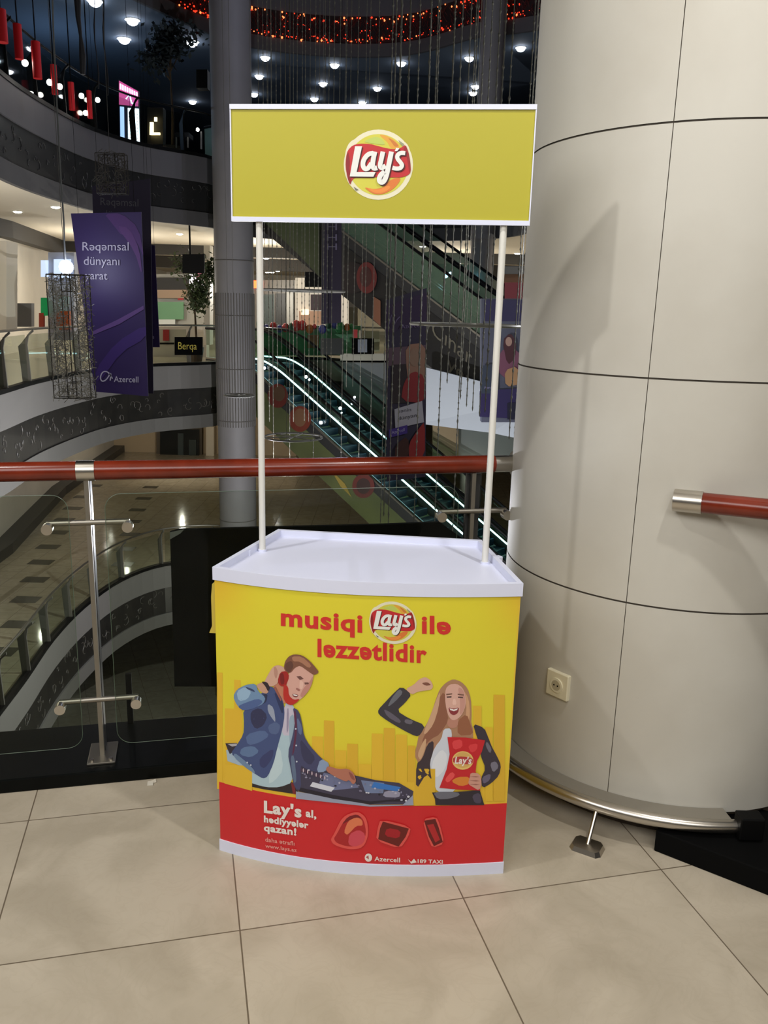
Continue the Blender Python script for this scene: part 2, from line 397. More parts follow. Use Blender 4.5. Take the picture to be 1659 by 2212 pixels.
for aa in (-120.5,):
    a = math.radians(aa); rd = np.array([math.cos(a), math.sin(a), 0]); td = np.array([-rd[1], rd[0], 0]); bs = np.array([C[0], C[1], 0])+rd*.728
    sp = G(); sp.tube([bs+np.array([0, 0, .006]), np.array([C[0], C[1], .09])+rd*.660], .0065, STEEL, 10); sp.build('support_post', fr, smooth=True)
    pl = G()
    def oct_(z, k): return [bs+td*x*k+rd*y*k+np.array([0, 0, z]) for x, y in [(-.048, -.022), (-.036, -.036), (.036, -.036), (.048, -.022), (.048, .022), (.036, .036), (-.036, .036), (-.048, .022)]]
    lo, hi = oct_(0, 1), oct_(.014, .86)
    pl.add(lo+hi, [tuple(range(8))[::-1], tuple(range(8, 16))]+[(i, (i+1) % 8, 8+(i+1) % 8, 8+i) for i in range(8)], STEEL); pl.build('base_plate', fr)
g = G(); e = np.array([C[0]+.652*math.cos(a0), C[1]+.652*math.sin(a0), .112])
g.box(e+np.array([.03, -.01, .0]), (.07, .05, .07), BLK); g.build('end_bracket', fr, bevel=.004)

# ================================================================== RAILING LEFT
rl = thing('glass_railing', 'glass balcony railing with round red wooden handrail behind the yellow stand', 'railing', R3(0, .1, .048))
ZH = 1.037
g = G(); sA, sB = -4.0, 1.335
g.tube([R3(sA, .1, ZH), R3(sB, .1, ZH)], .0305, WOOD, 24); g.build('handrail', rl, smooth=True)
g = G(); g.tube([R3(sB, .1, ZH), R3(sB+.075, .1, ZH)], .029, STEEL, 24); g.build('end_collar', rl, smooth=True)
g = G(); g.tube([R3(sB+.072, .1, ZH), R3(sB+.095, .1, ZH)], .045, STEELD, 24); g.build('wall_flange', rl, smooth=True)
def post(root, fn, s, ztop, z0=.048, disc=True, coll=True, offp=.1):
    d0 = fn(1, 0, 0)-fn(0, 0, 0); n0 = fn(0, 1, 0)-fn(0, 0, 0); up = np.array([0, 0, 1.])
    g = G(); h = ztop-z0-.03
    g.obox(fn(s, offp, z0)-d0*.007-n0*.012, d0*.014, n0*.022, up*h, STEELD)
    g.obox(fn(s, offp, z0)-d0*.004+n0*.02, d0*.012, n0*.05, up*h, DKG)
    g.build('post', root)
    g = G(); g.obox(fn(s, offp, z0)-d0*.045-n0*.06, d0*.09, n0*.14, up*.008, STEELD); g.build('base_plate', root, bevel=.002)
    for a, b in ((-.03, -.045), (.03, -.045)):
        g = G(); q = fn(s, offp, z0+.008)+d0*a+n0*b; g.tube([q, q+up*.008], .007, STEEL, 8); g.build('bolt', root)
    if coll:
        g = G(); g.tube([fn(s-.027, offp, ztop), fn(s+.027, offp, ztop)], .0325, STEEL, 24); g.build('collar', root, smooth=True)
    if disc:
        for z in (.86, .25):
            g = G(); g.tube([fn(s-.125, offp-.01, z+.012), fn(s+.125, offp-.01, z+.012)], .009, STEELD, 10); g.build('clamp_arm', root, smooth=True)
            for sg in (-1, 1):
                g = G(); q = fn(s+.12*sg, offp-.045, z); g.tube([q, q+n0*.032], .0172, STEEL, 20); g.build('clamp_disc', root, smooth=True)
post(rl, R3, -.018, ZH); post(rl, R3, 1.262, ZH, coll=False); g = G(); g.obox(R3(1.245, .115, .05), np.array([ru[0], ru[1], 0])*.05, np.array([rn[0], rn[1], 0])*.012, (0, 0, .95), DKG); g.build('post_plate', rl); post(rl, R3, -1.03, ZH)
def pane(root, fn, s0, s1, z0, z1, off, m, r=.05, th=.01):
    pts = []
    for (cx, cz, a) in ((s1-r, z0+r, -90), (s1-r, z1-r, 0), (s0+r, z1-r, 90), (s0+r, z0+r, 180)):
        for k in range(7): t = math.radians(a+15*k); pts.append((cx+r*math.cos(t), cz+r*math.sin(t)))
    n0 = fn(0, 1, 0)-fn(0, 0, 0)
    g = G(); g.prism([fn(x, off, z) for x, z in pts], n0*th, m); o = g.build('glass_panel', root)
    g = G(); n = len(pts); E_ = mat('glass_edge', (96, 112, 98), .3)
    P0 = [fn(x, off+th/2, z) for x, z in pts]; g.tube(P0, .0009, E_, 5, closed=True); g.build('glass_edge', o)
pane(rl, R3, -.97, -.075, .098, .965, .075, GLASSN)
pane(rl, R3, .035, 1.205, .098, .965, .075, GLASSN)
pane(rl, R3, -2.0, -1.09, .098, .965, .075, GLASSN)
# right railing
rr = thing('glass_railing', 'second railing on the right side of the column with short red handrail and steel end', 'railing', Q3(.3, .1, .07))
h0 = np.array([.826, 2.262, 1.055]); hd = np.array([.19, -.098, 0.004]); hd /= np.linalg.norm(hd)
g = G(); g.tube([h0+hd*.05, h0+hd*1.0], .0285, WOOD, 24); g.build('handrail', rr, smooth=True)
g = G(); g.tube([h0-hd*.02, h0+hd*.055], .0315, STEEL, 24); g.build('end_collar', rr, smooth=True)
post(rr, Q3, .40, 1.055, z0=.07, coll=False, disc=False, offp=.14)
pane(rr, Q3, .42, 1.3, .11, .965, .115, GLASSN)

# black board hung outside the railing
bt = thing('black_board', 'large plain black board standing outside the glass railing behind the stand', 'board', R3(.4, .32, .05))
g = G(); d0 = np.array([ru[0], ru[1], 0]); n0 = np.array([rn[0], rn[1], 0])
def BP(px, py): return plane_hit(R3(0, .3, 0), n0)(px, py, 0)
pts = [BP(367, 1150), BP(385, 1144), BP(835, 1133), BP(950, 1128), BP(1003, 1166), BP(1003, 1484), BP(377, 1483)]
g.prism(pts, n0*.018, mat('black_foam_board', (13, 13, 12), .9, spec=.1)); g.build('panel', bt)
g = G(); g.prism([BP(367, 1150)-n0*.002, BP(398, 1143)-n0*.002, BP(390, 1152)-n0*.002, BP(367, 1165)-n0*.002], n0*.002, mat('board_corner', (96, 100, 98), .5)); g.build('corner_piece', bt)
for sx in (-.1, .9):
    g = G(); g.obox(R3(.15+sx, .315, .045), d0*.02, n0*.015, (0, 0, .2), BLK); g.build('foot', bt)

# ================================================================== PROMO STAND
KC = [-0.17220621801246663, 0.32426674021602253, -0.02808167793598479, 2.042558639373912]
def fy(x): return ((KC[0]*x+KC[1])*x+KC[2])*x+KC[3]
def fdy(x): return (3*KC[0]*x+2*KC[1])*x+KC[2]
def panel_hit(px, py, off):
    d = ray(px, py); t = 2.1
    for _ in range(12):
        X, Y = d[0]*t, d[1]*t; t -= (Y-fy(X))/(d[1]-fdy(X)*d[0])
    P = O3+d*t; n = np.array([fdy(P[0]), -1, 0]); n /= np.linalg.norm(n)
    return P+n*off
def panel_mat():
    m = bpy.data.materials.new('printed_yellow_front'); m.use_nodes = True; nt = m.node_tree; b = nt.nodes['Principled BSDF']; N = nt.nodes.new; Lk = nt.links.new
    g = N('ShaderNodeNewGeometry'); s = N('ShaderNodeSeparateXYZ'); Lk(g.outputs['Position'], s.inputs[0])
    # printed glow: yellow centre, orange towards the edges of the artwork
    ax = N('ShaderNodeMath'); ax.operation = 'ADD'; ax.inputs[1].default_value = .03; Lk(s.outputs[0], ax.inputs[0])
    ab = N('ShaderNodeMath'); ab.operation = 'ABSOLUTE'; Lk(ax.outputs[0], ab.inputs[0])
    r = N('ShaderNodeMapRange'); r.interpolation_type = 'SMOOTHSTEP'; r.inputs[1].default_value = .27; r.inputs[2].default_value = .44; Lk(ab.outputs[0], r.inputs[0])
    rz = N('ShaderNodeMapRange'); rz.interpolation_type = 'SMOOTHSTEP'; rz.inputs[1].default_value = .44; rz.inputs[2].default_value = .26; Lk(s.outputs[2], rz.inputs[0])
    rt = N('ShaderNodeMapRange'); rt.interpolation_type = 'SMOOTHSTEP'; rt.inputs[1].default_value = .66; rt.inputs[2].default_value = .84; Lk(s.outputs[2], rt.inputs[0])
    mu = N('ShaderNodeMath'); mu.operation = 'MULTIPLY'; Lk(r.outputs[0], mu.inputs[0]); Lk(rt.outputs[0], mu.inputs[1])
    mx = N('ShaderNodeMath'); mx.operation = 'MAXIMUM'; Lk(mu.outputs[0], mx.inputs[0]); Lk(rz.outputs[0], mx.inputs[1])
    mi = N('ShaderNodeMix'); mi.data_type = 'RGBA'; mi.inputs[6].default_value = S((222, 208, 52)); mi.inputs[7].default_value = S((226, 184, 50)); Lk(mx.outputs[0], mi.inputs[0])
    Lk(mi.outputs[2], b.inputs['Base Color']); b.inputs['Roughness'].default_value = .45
    return m
PANELM = panel_mat()
REDP = mat('printed_red', (204, 34, 40), .45)
st = thing('promotion_stand', 'yellow and red snack promotion counter with white tray top and header sign', 'promotion stand', (-.04, 2.25, 0))
N_ = 44; X0, X1 = -.4525, .363
xs = [X0+(X1-X0)*i/N_ for i in range(N_+1)]
def curved(g, z0, z1, off, th, m, x0=X0, x1=X1):
    xx = [x0+(x1-x0)*i/N_ for i in range(N_+1)]; vs = []
    for x in xx:
        n = np.array([fdy(x), -1, 0]); n /= np.linalg.norm(n); p = np.array([x, fy(x), 0]); a = p+n*off; b = p+n*(off-th)
        vs += [(a[0], a[1], z0), (a[0], a[1], z1), (b[0], b[1], z1), (b[0], b[1], z0)]
    fs = [(0, 1, 2, 3), tuple(4*N_+k for k in (3, 2, 1, 0))]
    for i in range(N_):
        for k in range(4): l = (k+1) % 4; fs.append((4*i+k, 4*i+l, 4*i+4+l, 4*i+4+k))
    g.add(vs, fs, m)
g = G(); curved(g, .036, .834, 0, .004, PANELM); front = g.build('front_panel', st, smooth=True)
g = G(); curved(g, .036, .2225, .0008, .0006, REDP); g.build('red_band', front, smooth=True)
g = G(); curved(g, 0, .0365, .0035, .02, WHITEP, X0-.002, X1+.002); g.build('base_strip', st, smooth=True)
BL, BR = np.array([-.331, 2.545]), np.array([.300, 2.480])
for (xa, bk) in ((X0, BL), (X1, BR)):
    a = np.array([xa, fy(xa)]); dv = bk-a; nn = np.array([-dv[1], dv[0]]); nn /= np.linalg.norm(nn); nn *= .004*(1 if xa < 0 else -1)
    g = G(); g.obox((a[0], a[1], .0), (dv[0], dv[1], 0), (nn[0]*-1, nn[1]*-1, 0), (0, 0, .834), mat('printed_yellow_side', (226, 190, 60), .45)); g.build('side_panel', st)
# inner shelf
g = G(); g.prism([(X0+.03, fy(X0)+.02, .42), (X1-.03, fy(X1)+.02, .42), (BR[0]-.02, BR[1]-.02, .42), (BL[0]+.02, BL[1]-.02, .42)], (0, 0, .012), WHITEP); g.build('shelf', st)
# tray
def outline(k=0.0):
    pts = []
    for x in [X0+(X1-X0)*i/28 for i in range(29)]: pts.append(np.array([x, fy(x)]))
    pts += [BR, BL]
    n = len(pts); out = []
    cc = sum(pts)/n
    for i in range(n):
        a, b, c = pts[i-1], pts[i], pts[(i+1) % n]
        t1 = (b-a)/np.linalg.norm(b-a); t2 = (c-b)/np.linalg.norm(c-b); n1 = np.array([-t1[1], t1[0]]); n2 = np.array([-t2[1], t2[0]])
        bn = n1+n2; bn /= np.linalg.norm(bn); s = k/max(.35, bn@n1); out.append(b+bn*s)
    return out
g = G(); o0, o1 = outline(-.004), outline(.010); n = len(o0)
def ringv(o, z): return [(p[0], p[1], z) for p in o]
vs = ringv(o0, .831)+ringv(o0, .867)+ringv(o1, .867)+ringv(o1, .846)
fs = []
for l in range(3):
    for i in range(n): j = (i+1) % n; fs.append((l*n+i, l*n+j, (l+1)*n+j, (l+1)*n+i))
tr = tessellate_polygon([[Vector((p[0], p[1], 0)) for p in o1]]); fs += [tuple(3*n+i for i in t) for t in tr]
tr = tessellate_polygon([[Vector((p[0], p[1], 0)) for p in o0]]); fs += [tuple(i for i in t) for t in tr]
g.add(vs, fs, WHITEP); g.build('tray_top', st, bevel=.0015)
PL, PR = np.array([-.357, 2.367]), np.array([.294, 2.299])
for p in (PL, PR):
    g = G(); g.tube([(p[0], p[1], .84), (p[0], p[1], 1.80)], .0093, POLEM, 18); g.build('pole', st, smooth=True)
    g = G(); g.tube([(p[0], p[1], .845), (p[0], p[1], .853)], .0125, WHITEP, 18); g.build('pole_socket', st, smooth=True)
q = onz(538, 1200, .846); g = G(); g.tube([q, q+np.array([0, 0, .016])], .005, WHITEP, 12); g.build('tray_peg', st)
q = onz(1073, 1213, .846); g = G(); g.box(q+np.array([0, 0, .008]), (.03, .02, .016), WHITEP, .6); g.build('tray_corner_clip', st, bevel=.003)
# header
hu = np.array([PR[0]-PL[0], PR[1]-PL[1], 0]); hu /= np.linalg.norm(hu); hn = np.array([hu[1], -hu[0], 0])   # towards the viewer
hc = np.array([(PL[0]+PR[0])/2, (PL[1]+PR[1])/2, 0])+hn*.0125
hh = plane_hit(hc, hn)
c0, c1, c2, c3 = hh(496, 231, 0), hh(1158, 222, 0), hh(1145, 484, 0), hh(503, 480, 0)
hw0 = hc-hu*0; 
def HX(p): return float((p-hc)@hu)
xl, xr = (HX(c0)+HX(c3))/2, (HX(c1)+HX(c2))/2; zt, zb = (c0[2]+c1[2])/2, (c2[2]+c3[2])/2
def HP(x, z, off=0): return hc+hu*x+hn*off+np.array([0, 0, z])
YEL = mat('header_yellow', (176, 167, 34), .5)
g = G(); g.obox(HP(xl, zb, -.003), hu*(xr-xl), hn*.0035, (0, 0, zt-zb), YEL); head = g.build('header_panel', st)
for (z, hgt) in ((zb-.001, .012), (zt-.011, .012)):
    g = G(); g.obox(HP(xl-.001, z, -.006), hu*(xr-xl+.002), hn*.011, (0, 0, hgt), WHITEP); g.build('header_edge_strip', st)
for x in (xl-.001, xr-.002):
    g = G(); g.obox(HP(x, zb, -.0045), hu*.003, hn*.0085, (0, 0, zt-zb), WHITEP); g.build('header_side_strip', st)

# ---- logo, drawn in the units of a 1659 x 1567 close-up
def logo(pr, T, simple=False):
    pr.ell((805, 790), 690, 700, (226, 220, 190), T=T, n=40)
    pr.poly([(235, 330), (420, 240), (1190, 260), (1420, 390), (1470, 800), (1470, 990), (1200, 1250), (420, 1330), (200, 1180), (120, 850), (150, 500)], (226, 220, 190), 2, T)
    pr.ell((805, 790), 600, 610, (206, 200, 70), T=T, n=40)
    pr.poly([(830, 185), (960, 210), (1130, 300), (1240, 430), (1180, 470), (1050, 470), (980, 330), (850, 230)], (222, 160, 60), 2, T)
    pr.poly([(990, 250), (1110, 310), (1220, 420), (1130, 440), (1060, 330)], (200, 120, 50), 2, T)
    pr.poly([(560, 300), (760, 220), (900, 300), (950, 400), (760, 380), (520, 340)], (186, 200, 96), 2, T)
    pr.poly([(500, 1230), (700, 1280), (900, 1250), (1050, 1080), (1250, 1040), (1230, 1130), (1100, 1280), (900, 1380), (700, 1380)], (216, 120, 50), 2, T)
    pr.poly([(560, 1240), (800, 1300), (1000, 1200), (1060, 1240), (920, 1350), (720, 1360)], (230, 140, 60), 2, T)
    RED = (190, 36, 42)
    pr.poly([(195, 500), (300, 400), (430, 370), (640, 375), (800, 420), (1000, 470), (1150, 480), (1260, 450), (1345, 390), (1400, 520), (1440, 720), (1455, 940), (1380, 1010), (1250, 1045), (1030, 1045), (850, 1040), (560, 1030), (320, 1050), (270, 1120), (245, 1200), (190, 1060), (150, 830), (160, 640)], RED, 1, T)
    pr.poly([(170, 600), (205, 520), (240, 700), (230, 900), (270, 1100), (250, 1190), (190, 1050), (155, 820)], (140, 28, 34), 1, T)
    pr.poly([(1345, 400), (1395, 520), (1440, 720), (1450, 930), (1420, 950), (1395, 760), (1350, 560), (1300, 480)], (150, 30, 34), 1, T)
    pr.poly([(1200, 295), (1320, 380), (1300, 425), (1240, 370)], (150, 150, 120), 0, T)
    pr.poly([(310, 1225), (410, 1290), (350, 1300)], (110, 110, 96), 0, T)
    Wc, D = (230, 230, 224), (74, 24, 26)
    for dx, dy, c in ((22, 22, D), (0, 0, Wc)):
        U = lambda x, y, dx=dx, dy=dy: T(x+dx, y+dy)
        pr.poly([(340, 425), (480, 425), (372, 935), (750, 935), (705, 1030), (235, 1025)], c, 0, U)
        def st_(p, w): pr.stroke(smooth_open(p), w, c, U)
        st_([(705, 560), (600, 575), (510, 690), (490, 800), (530, 880), (600, 870), (670, 760)], 92)
        st_([(735, 530), (700, 690), (685, 830), (720, 870), (780, 850)], 95)
        st_([(895, 530), (860, 700), (830, 820), (870, 865), (950, 810)], 92)
        st_([(1065, 530), (1010, 800), (960, 1040), (900, 1145), (840, 1140), (815, 1080), (850, 990), (930, 930)], 96)
        st_([(1340, 560), (1250, 550), (1180, 600), (1180, 670), (1260, 760), (1280, 810), (1240, 865), (1150, 870), (1085, 850)], 84)
        pr.poly([(1160, 455), (1225, 465), (1180, 520), (1130, 520)], c, 0, U)
def smooth_open(p, it=2):
    p = [np.array(q, float) for q in p]
    for _ in range(it):
        q = [p[0]]
        for i in range(len(p)-1): a, b = p[i], p[i+1]; q += [a*.75+b*.25, a*.25+b*.75]
        q.append(p[-1]); p = q
    return [tuple(a) for a in p]
pr = Print(lambda x, y, o: hh(x, y, o+.0008), 60, .00018, .0002)
logo(pr, lambda x, y: (730+x/9.217, 270+y/9.217)); pr.build('logo', head)

# ---- printed artwork of the counter
pr = Print(panel_hit, 22, .00006, .0004)
BO = (224, 182, 50); BO2 = (218, 174, 48)
for (x0, y0, x1, y1, c) in [(469, 1452, 481, 1704, BO), (486, 1530, 524, 1690, BO), (506, 1468, 520, 1560, BO), (526, 1560, 545, 1705, BO2),
    (674, 1590, 698, 1690, BO), (700, 1556, 722, 1690, BO2), (724, 1620, 748, 1690, BO), (750, 1606, 773, 1690, BO2), (775, 1650, 802, 1700, BO), (803, 1584, 827, 1700, BO), (829, 1572, 853, 1700, BO2), (855, 1586, 879, 1700, BO), (881, 1610, 897, 1716, BO2),
    (1022, 1524, 1040, 1600, BO), (1066, 1500, 1090, 1730, BO2), (1048, 1570, 1064, 1730, BO)]:
    pr.poly([(x0, y0), (x1, y0+1), (x1, y1), (x0, y1)], c)
pr.poly([(486, 1650), (545, 1655), (545, 1708), (486, 1692)], BO)
pr.poly([(660, 1668), (897, 1690), (897, 1739), (640, 1722)], BO)
pr.poly([(895, 1660), (940, 1660), (940, 1739), (895, 1740)], BO2)
sk = pr.build('printed_skyline', front)
pr = Print(panel_hit, 22, .00006, .0010)
RT = (206, 46, 40)
pr.text('musiqi', (607, 1350), (783, 1365), 38, RT, .034)
pr.build('slogan_word', front); pr = Print(panel_hit, 22, .00006, .0010)
pr.text('ilə', (911, 1367), (974, 1369), 38, RT, .034)
pr.build('slogan_word', front); pr = Print(panel_hit, 22, .00006, .0010)
pr.text('ləzzətlidir', (686, 1417), (922, 1431), 38, RT, .034)
pr.build('slogan_word', front)
pr = Print(panel_hit, 22, .00004, .0012)
logo(pr, lambda x, y: (797+(x-110)/13.5, 1296+(y-90)/15.3+(x-110)/13.5*.06)); pr.build('logo', front)
# man
pr = Print(panel_hit, 18, .00005, .0011)
M = lambda x, y: (440+x/4.608, 1380+y/4.608)
def P_(pts, c, s=1): pr.poly(pts, c, s, M)
# drop shadow is not printed here; figure only
P_([(225, 1105), (330, 1085), (395, 1270), (240, 1215)], (164, 184, 200), 0)
P_([(218, 1038), (335, 1035), (335, 1100), (262, 1145), (235, 1085)], (52, 44, 56), 0)
P_([(240, 1045), (335, 1040), (330, 1062), (285, 1070)], (176, 172, 176), 0)
P_([(395, 1395), (500, 1440), (640, 1470), (880, 1425), (985, 1470), (990, 1548), (890, 1540), (600, 1495), (388, 1450)], (44, 36, 40), 0)
P_([(800, 640), (890, 640), (925, 790), (895, 1000), (855, 1130), (870, 1260), (890, 1425), (760, 1475), (620, 1475), (480, 1435), (398, 1395), (385, 1240), (640, 1300), (720, 1150)], (172, 196, 206))
P_([(800, 660), (885, 650), (915, 800), (880, 960), (780, 960), (790, 800)], (196, 188, 204))
P_([(830, 690), (850, 690), (846, 900), (826, 950)], (150, 140, 165))
P_([(690, 1120), (760, 1060), (800, 1300), (700, 1420), (640, 1440)], (190, 210, 216))
P_([(850, 780), (900, 740), (905, 900), (868, 1080), (855, 1000)], (150, 170, 188))
P_([(870, 1430), (905, 1430), (920, 1545), (890, 1540)], (120, 40, 44), 0)
P_([(735, 430), (790, 430), (835, 640), (790, 640), (720, 520), (690, 470)], (192, 126, 98))
P_([(395, 700), (560, 560), (640, 470), (700, 480), (770, 570), (800, 640), (808, 760), (785, 900), (735, 1080), (700, 1230), (640, 1370), (590, 1388), (520, 1345), (420, 1280), (360, 1200), (270, 1140), (330, 1060), (398, 950), (405, 850)], (66, 80, 124))
P_([(470, 720), (560, 680), (640, 760), (600, 860), (520, 900), (470, 820)], (50, 52, 84))
P_([(640, 640), (700, 680), (720, 830), (690, 800), (640, 720)], (150, 158, 176))
P_([(560, 560), (640, 540), (630, 620), (590, 650)], (44, 50, 78))
P_([(420, 950), (600, 900), (660, 960), (560, 1030), (440, 1060)], (86, 106, 148))
P_([(380, 1080), (500, 1060), (560, 1120), (470, 1180), (360, 1150)], (94, 118, 156))
P_([(560, 1180), (700, 1080), (690, 1180), (610, 1290), (560, 1260)], (56, 62, 104))
P_([(310, 1130), (380, 1180), (500, 1290), (520, 1345), (420, 1280), (300, 1170)], (110, 134, 164))
P_([(640, 860), (720, 820), (770, 860), (740, 950), (660, 940)], (84, 100, 140))
P_([(700, 520), (760, 570), (795, 650), (790, 760), (740, 640)], (44, 54, 92))
P_([(295, 570), (335, 500), (420, 455), (520, 440), (545, 520), (620, 580), (600, 640), (520, 680), (400, 712), (335, 660)], (112, 142, 176))
P_([(330, 520), (420, 470), (480, 520), (440, 600), (350, 620)], (150, 180, 206))
P_([(400, 640), (540, 590), (600, 620), (520, 685), (400, 714), (340, 670)], (78, 98, 146))
P_([(415, 470), (500, 500), (520, 530), (440, 500)], (56, 68, 104))
P_([(520, 455), (600, 425), (655, 480), (640, 545), (575, 530)], (196, 152, 128))
P_([(600, 440), (640, 360), (690, 275), (745, 255), (805, 280), (835, 325), (770, 340), (740, 440), (690, 470), (640, 470)], (206, 164, 144))
P_([(700, 280), (720, 270), (745, 330), (725, 400), (705, 360)], (184, 138, 120))
P_([(575, 420), (635, 425), (665, 480), (645, 525), (618, 468)], (48, 36, 44))
P_([(850, 330), (905, 270), (965, 262), (1045, 300), (1098, 345), (1088, 410), (1055, 500), (1000, 570), (955, 605), (900, 610), (840, 570), (825, 440)], (212, 164, 150))
P_([(1000, 480), (1060, 420), (1090, 360), (1085, 430), (1050, 510), (985, 585), (960, 560)], (190, 134, 122))
P_([(960, 400), (1000, 430), (985, 500), (955, 490)], (226, 184, 168))
P_([(925, 370), (965, 365), (1000, 395), (960, 405)], (110, 72, 66), 0)
P_([(1005, 430), (1045, 430), (1050, 445), (1010, 452)], (110, 72, 66), 0)
P_([(925, 480), (965, 500), (955, 520), (920, 500)], (160, 104, 96))
P_([(885, 540), (950, 552), (930, 580), (890, 570)], (120, 60, 60))
P_([(895, 545), (940, 556), (928, 566), (898, 560)], (232, 224, 220), 0)
P_([(800, 290), (812, 220), (850, 170), (905, 148), (985, 158), (1060, 215), (1120, 285), (1152, 330), (1100, 358), (1040, 318), (965, 262), (915, 280), (865, 340), (820, 320)], (126, 82, 64))
P_([(880, 170), (980, 170), (1080, 260), (1050, 290), (960, 220), (890, 220)], (168, 118, 92))
P_([(815, 240), (880, 210), (900, 270), (860, 335), (815, 305)], (98, 62, 52))
P_([(765, 325), (830, 315), (858, 370), (820, 470), (765, 465), (738, 420)], (160, 36, 34))
P_([(760, 340), (800, 335), (810, 440), (770, 455)], (120, 28, 30))
P_([(800, 440), (845, 470), (852, 560), (900, 604), (960, 590), (935, 625), (880, 658), (825, 640), (795, 580)], (184, 44, 38))
P_([(700, 480), (720, 470), (780, 600), (770, 615)], (150, 90, 76), 0)
P_([(888, 670), (955, 715), (985, 850), (1000, 960), (1060, 1060), (1165, 1175), (1250, 1240), (1200, 1315), (1120, 1320), (1020, 1290), (965, 1245), (975, 1500), (905, 1480), (872, 1300), (840, 1130), (890, 960), (915, 800)], (68, 70, 104))
P_([(900, 720), (920, 700), (935, 900), (910, 1100), (880, 1180), (915, 900)], (92, 44, 72))
P_([(930, 760), (985, 870), (975, 960), (940, 920)], (96, 110, 146))
P_([(870, 1160), (905, 1150), (930, 1400), (905, 1440), (880, 1300)], (96, 112, 138))
P_([(960, 980), (1040, 1080), (1120, 1180), (1060, 1260), (980, 1180)], (56, 56, 86))
P_([(1165, 1180), (1262, 1238), (1212, 1318), (1122, 1322)], (138, 156, 186))
for (x, y) in ((920, 890), (925, 1055), (930, 1215), (440, 1225), (475, 1250)): pr.ell((x, y), 9, 9, (190, 196, 210), T=M, n=8)
mn = pr.build('printed_man', front)
# DJ desk, in pixels of the photo
pr = Print(panel_hit, 18, .00005, .0030)
pr.poly([(642, 1652), (660, 1640), (700, 1652), (760, 1672), (812, 1684), (862, 1690), (893, 1708), (889, 1728), (870, 1736), (800, 1736), (720, 1722), (640, 1706)], (64, 60, 80))
pr.poly([(700, 1668), (760, 1680), (775, 1700), (720, 1706), (690, 1690)], (110, 116, 150))
pr.poly([(780, 1684), (830, 1690), (828, 1712), (790, 1712)], (112, 126, 160))
pr.poly([(808, 1688), (866, 1699), (858, 1708), (802, 1700)], (56, 116, 190))
pr.poly([(640, 1708), (720, 1722), (800, 1737), (870, 1737), (892, 1716), (893, 1738), (800, 1741), (640, 1724)], (150, 156, 176))
pr.poly([(676, 1688), (724, 1700), (716, 1709), (670, 1697)], (210, 212, 222))
pr.poly([(832, 1706), (866, 1708), (862, 1722), (826, 1720)], (150, 148, 170), 1)
pr.poly([(650, 1700), (720, 1716), (800, 1730), (870, 1730), (885, 1722), (800, 1736), (720, 1724), (646, 1708)], (36, 32, 44))
rnd = random.Random(3)
for i in range(46):
    x = rnd.uniform(652, 885); y = 1664+(x-650)*.22+rnd.uniform(-6, 16)
    pr.ell((x, y), rnd.uniform(1.2, 3.2), rnd.uniform(1.2, 2.6), rnd.choice([(180, 178, 196), (206, 206, 216), (120, 116, 140), (40, 36, 50), (150, 150, 176)]), n=7)
for i in range(12):
    x = 652+i*4.6; pr.ell((x, 1660+i*1.6), 1.5, 4.5, (196, 176, 186) if i % 2 else (80, 60, 84), n=7)
P_([(1240, 1250), (1340, 1285), (1440, 1278), (1500, 1330), (1522, 1405), (1490, 1440), (1450, 1390), (1420, 1410), (1330, 1370), (1215, 1300)], (176, 112, 92))
P_([(1440, 1300), (1490, 1340), (1512, 1400), (1470, 1380)], (142, 80, 70))
pr.build('printed_mixing_desk', front)
# woman
pr = Print(panel_hit, 18, .00005, .0011)
M = lambda x, y: (780+x/4.608, 1400+y/4.608)
P_([(845, 340), (920, 305), (1000, 335), (1060, 400), (1092, 500), (1100, 650), (1095, 760), (1150, 860), (1120, 900), (900, 885), (860, 870), (790, 950), (720, 1060), (650, 1110), (630, 1160), (580, 1170), (530, 1060), (555, 960), (575, 860), (640, 780), (700, 650), (740, 520), (780, 410)], (172, 128, 98))
P_([(760, 520), (830, 420), (850, 600), (870, 720), (780, 860), (700, 900), (640, 960), (600, 940), (660, 800), (740, 700)], (142, 92, 70))
P_([(700, 640), (760, 480), (790, 430), (770, 600), (720, 760), (640, 860), (620, 840)], (204, 162, 130))
P_([(1010, 400), (1070, 500), (1085, 640), (1070, 740), (1040, 700), (1050, 560)], (206, 158, 120))
P_([(960, 720), (1050, 650), (1090, 760), (1120, 860), (960, 870)], (150, 96, 68))
P_([(600, 960), (650, 880), (640, 1000), (590, 1120), (560, 1060)], (204, 164, 128))
P_([(820, 800), (895, 795), (905, 880), (880, 960), (1000, 1000), (960, 1380), (900, 1440), (760, 1440), (705, 1290), (680, 1120), (735, 980), (800, 900)], (206, 210, 220))
P_([(720, 1100), (800, 1000), (860, 1060), (840, 1200), (740, 1300), (700, 1200)], (222, 224, 230))
P_([(660, 950), (722, 915), (720, 1020), (685, 1130), (690, 1240), (704, 1310), (650, 1245), (545, 1415), (548, 1150), (610, 1100)], (62, 50, 56))
P_([(400, 378), (505, 455), (440, 540), (352, 620), (480, 700), (640, 765), (590, 860), (548, 878), (420, 815), (260, 720), (172, 655), (170, 610), (240, 535), (330, 440)], (58, 54, 62))
P_([(380, 400), (420, 440), (340, 530), (260, 590), (300, 500)], (104, 106, 114))
P_([(220, 600), (300, 640), (400, 720), (380, 750), (260, 680)], (96, 90, 104))
P_([(440, 700), (520, 720), (500, 760), (430, 740)], (104, 100, 112))
P_([(440, 405), (520, 365), (580, 305), (640, 283), (692, 318), (718, 375), (700, 412), (620, 422), (560, 432), (505, 462)], (212, 168, 146))
P_([(600, 345), (660, 335), (700, 365), (640, 372)], (130, 82, 66))
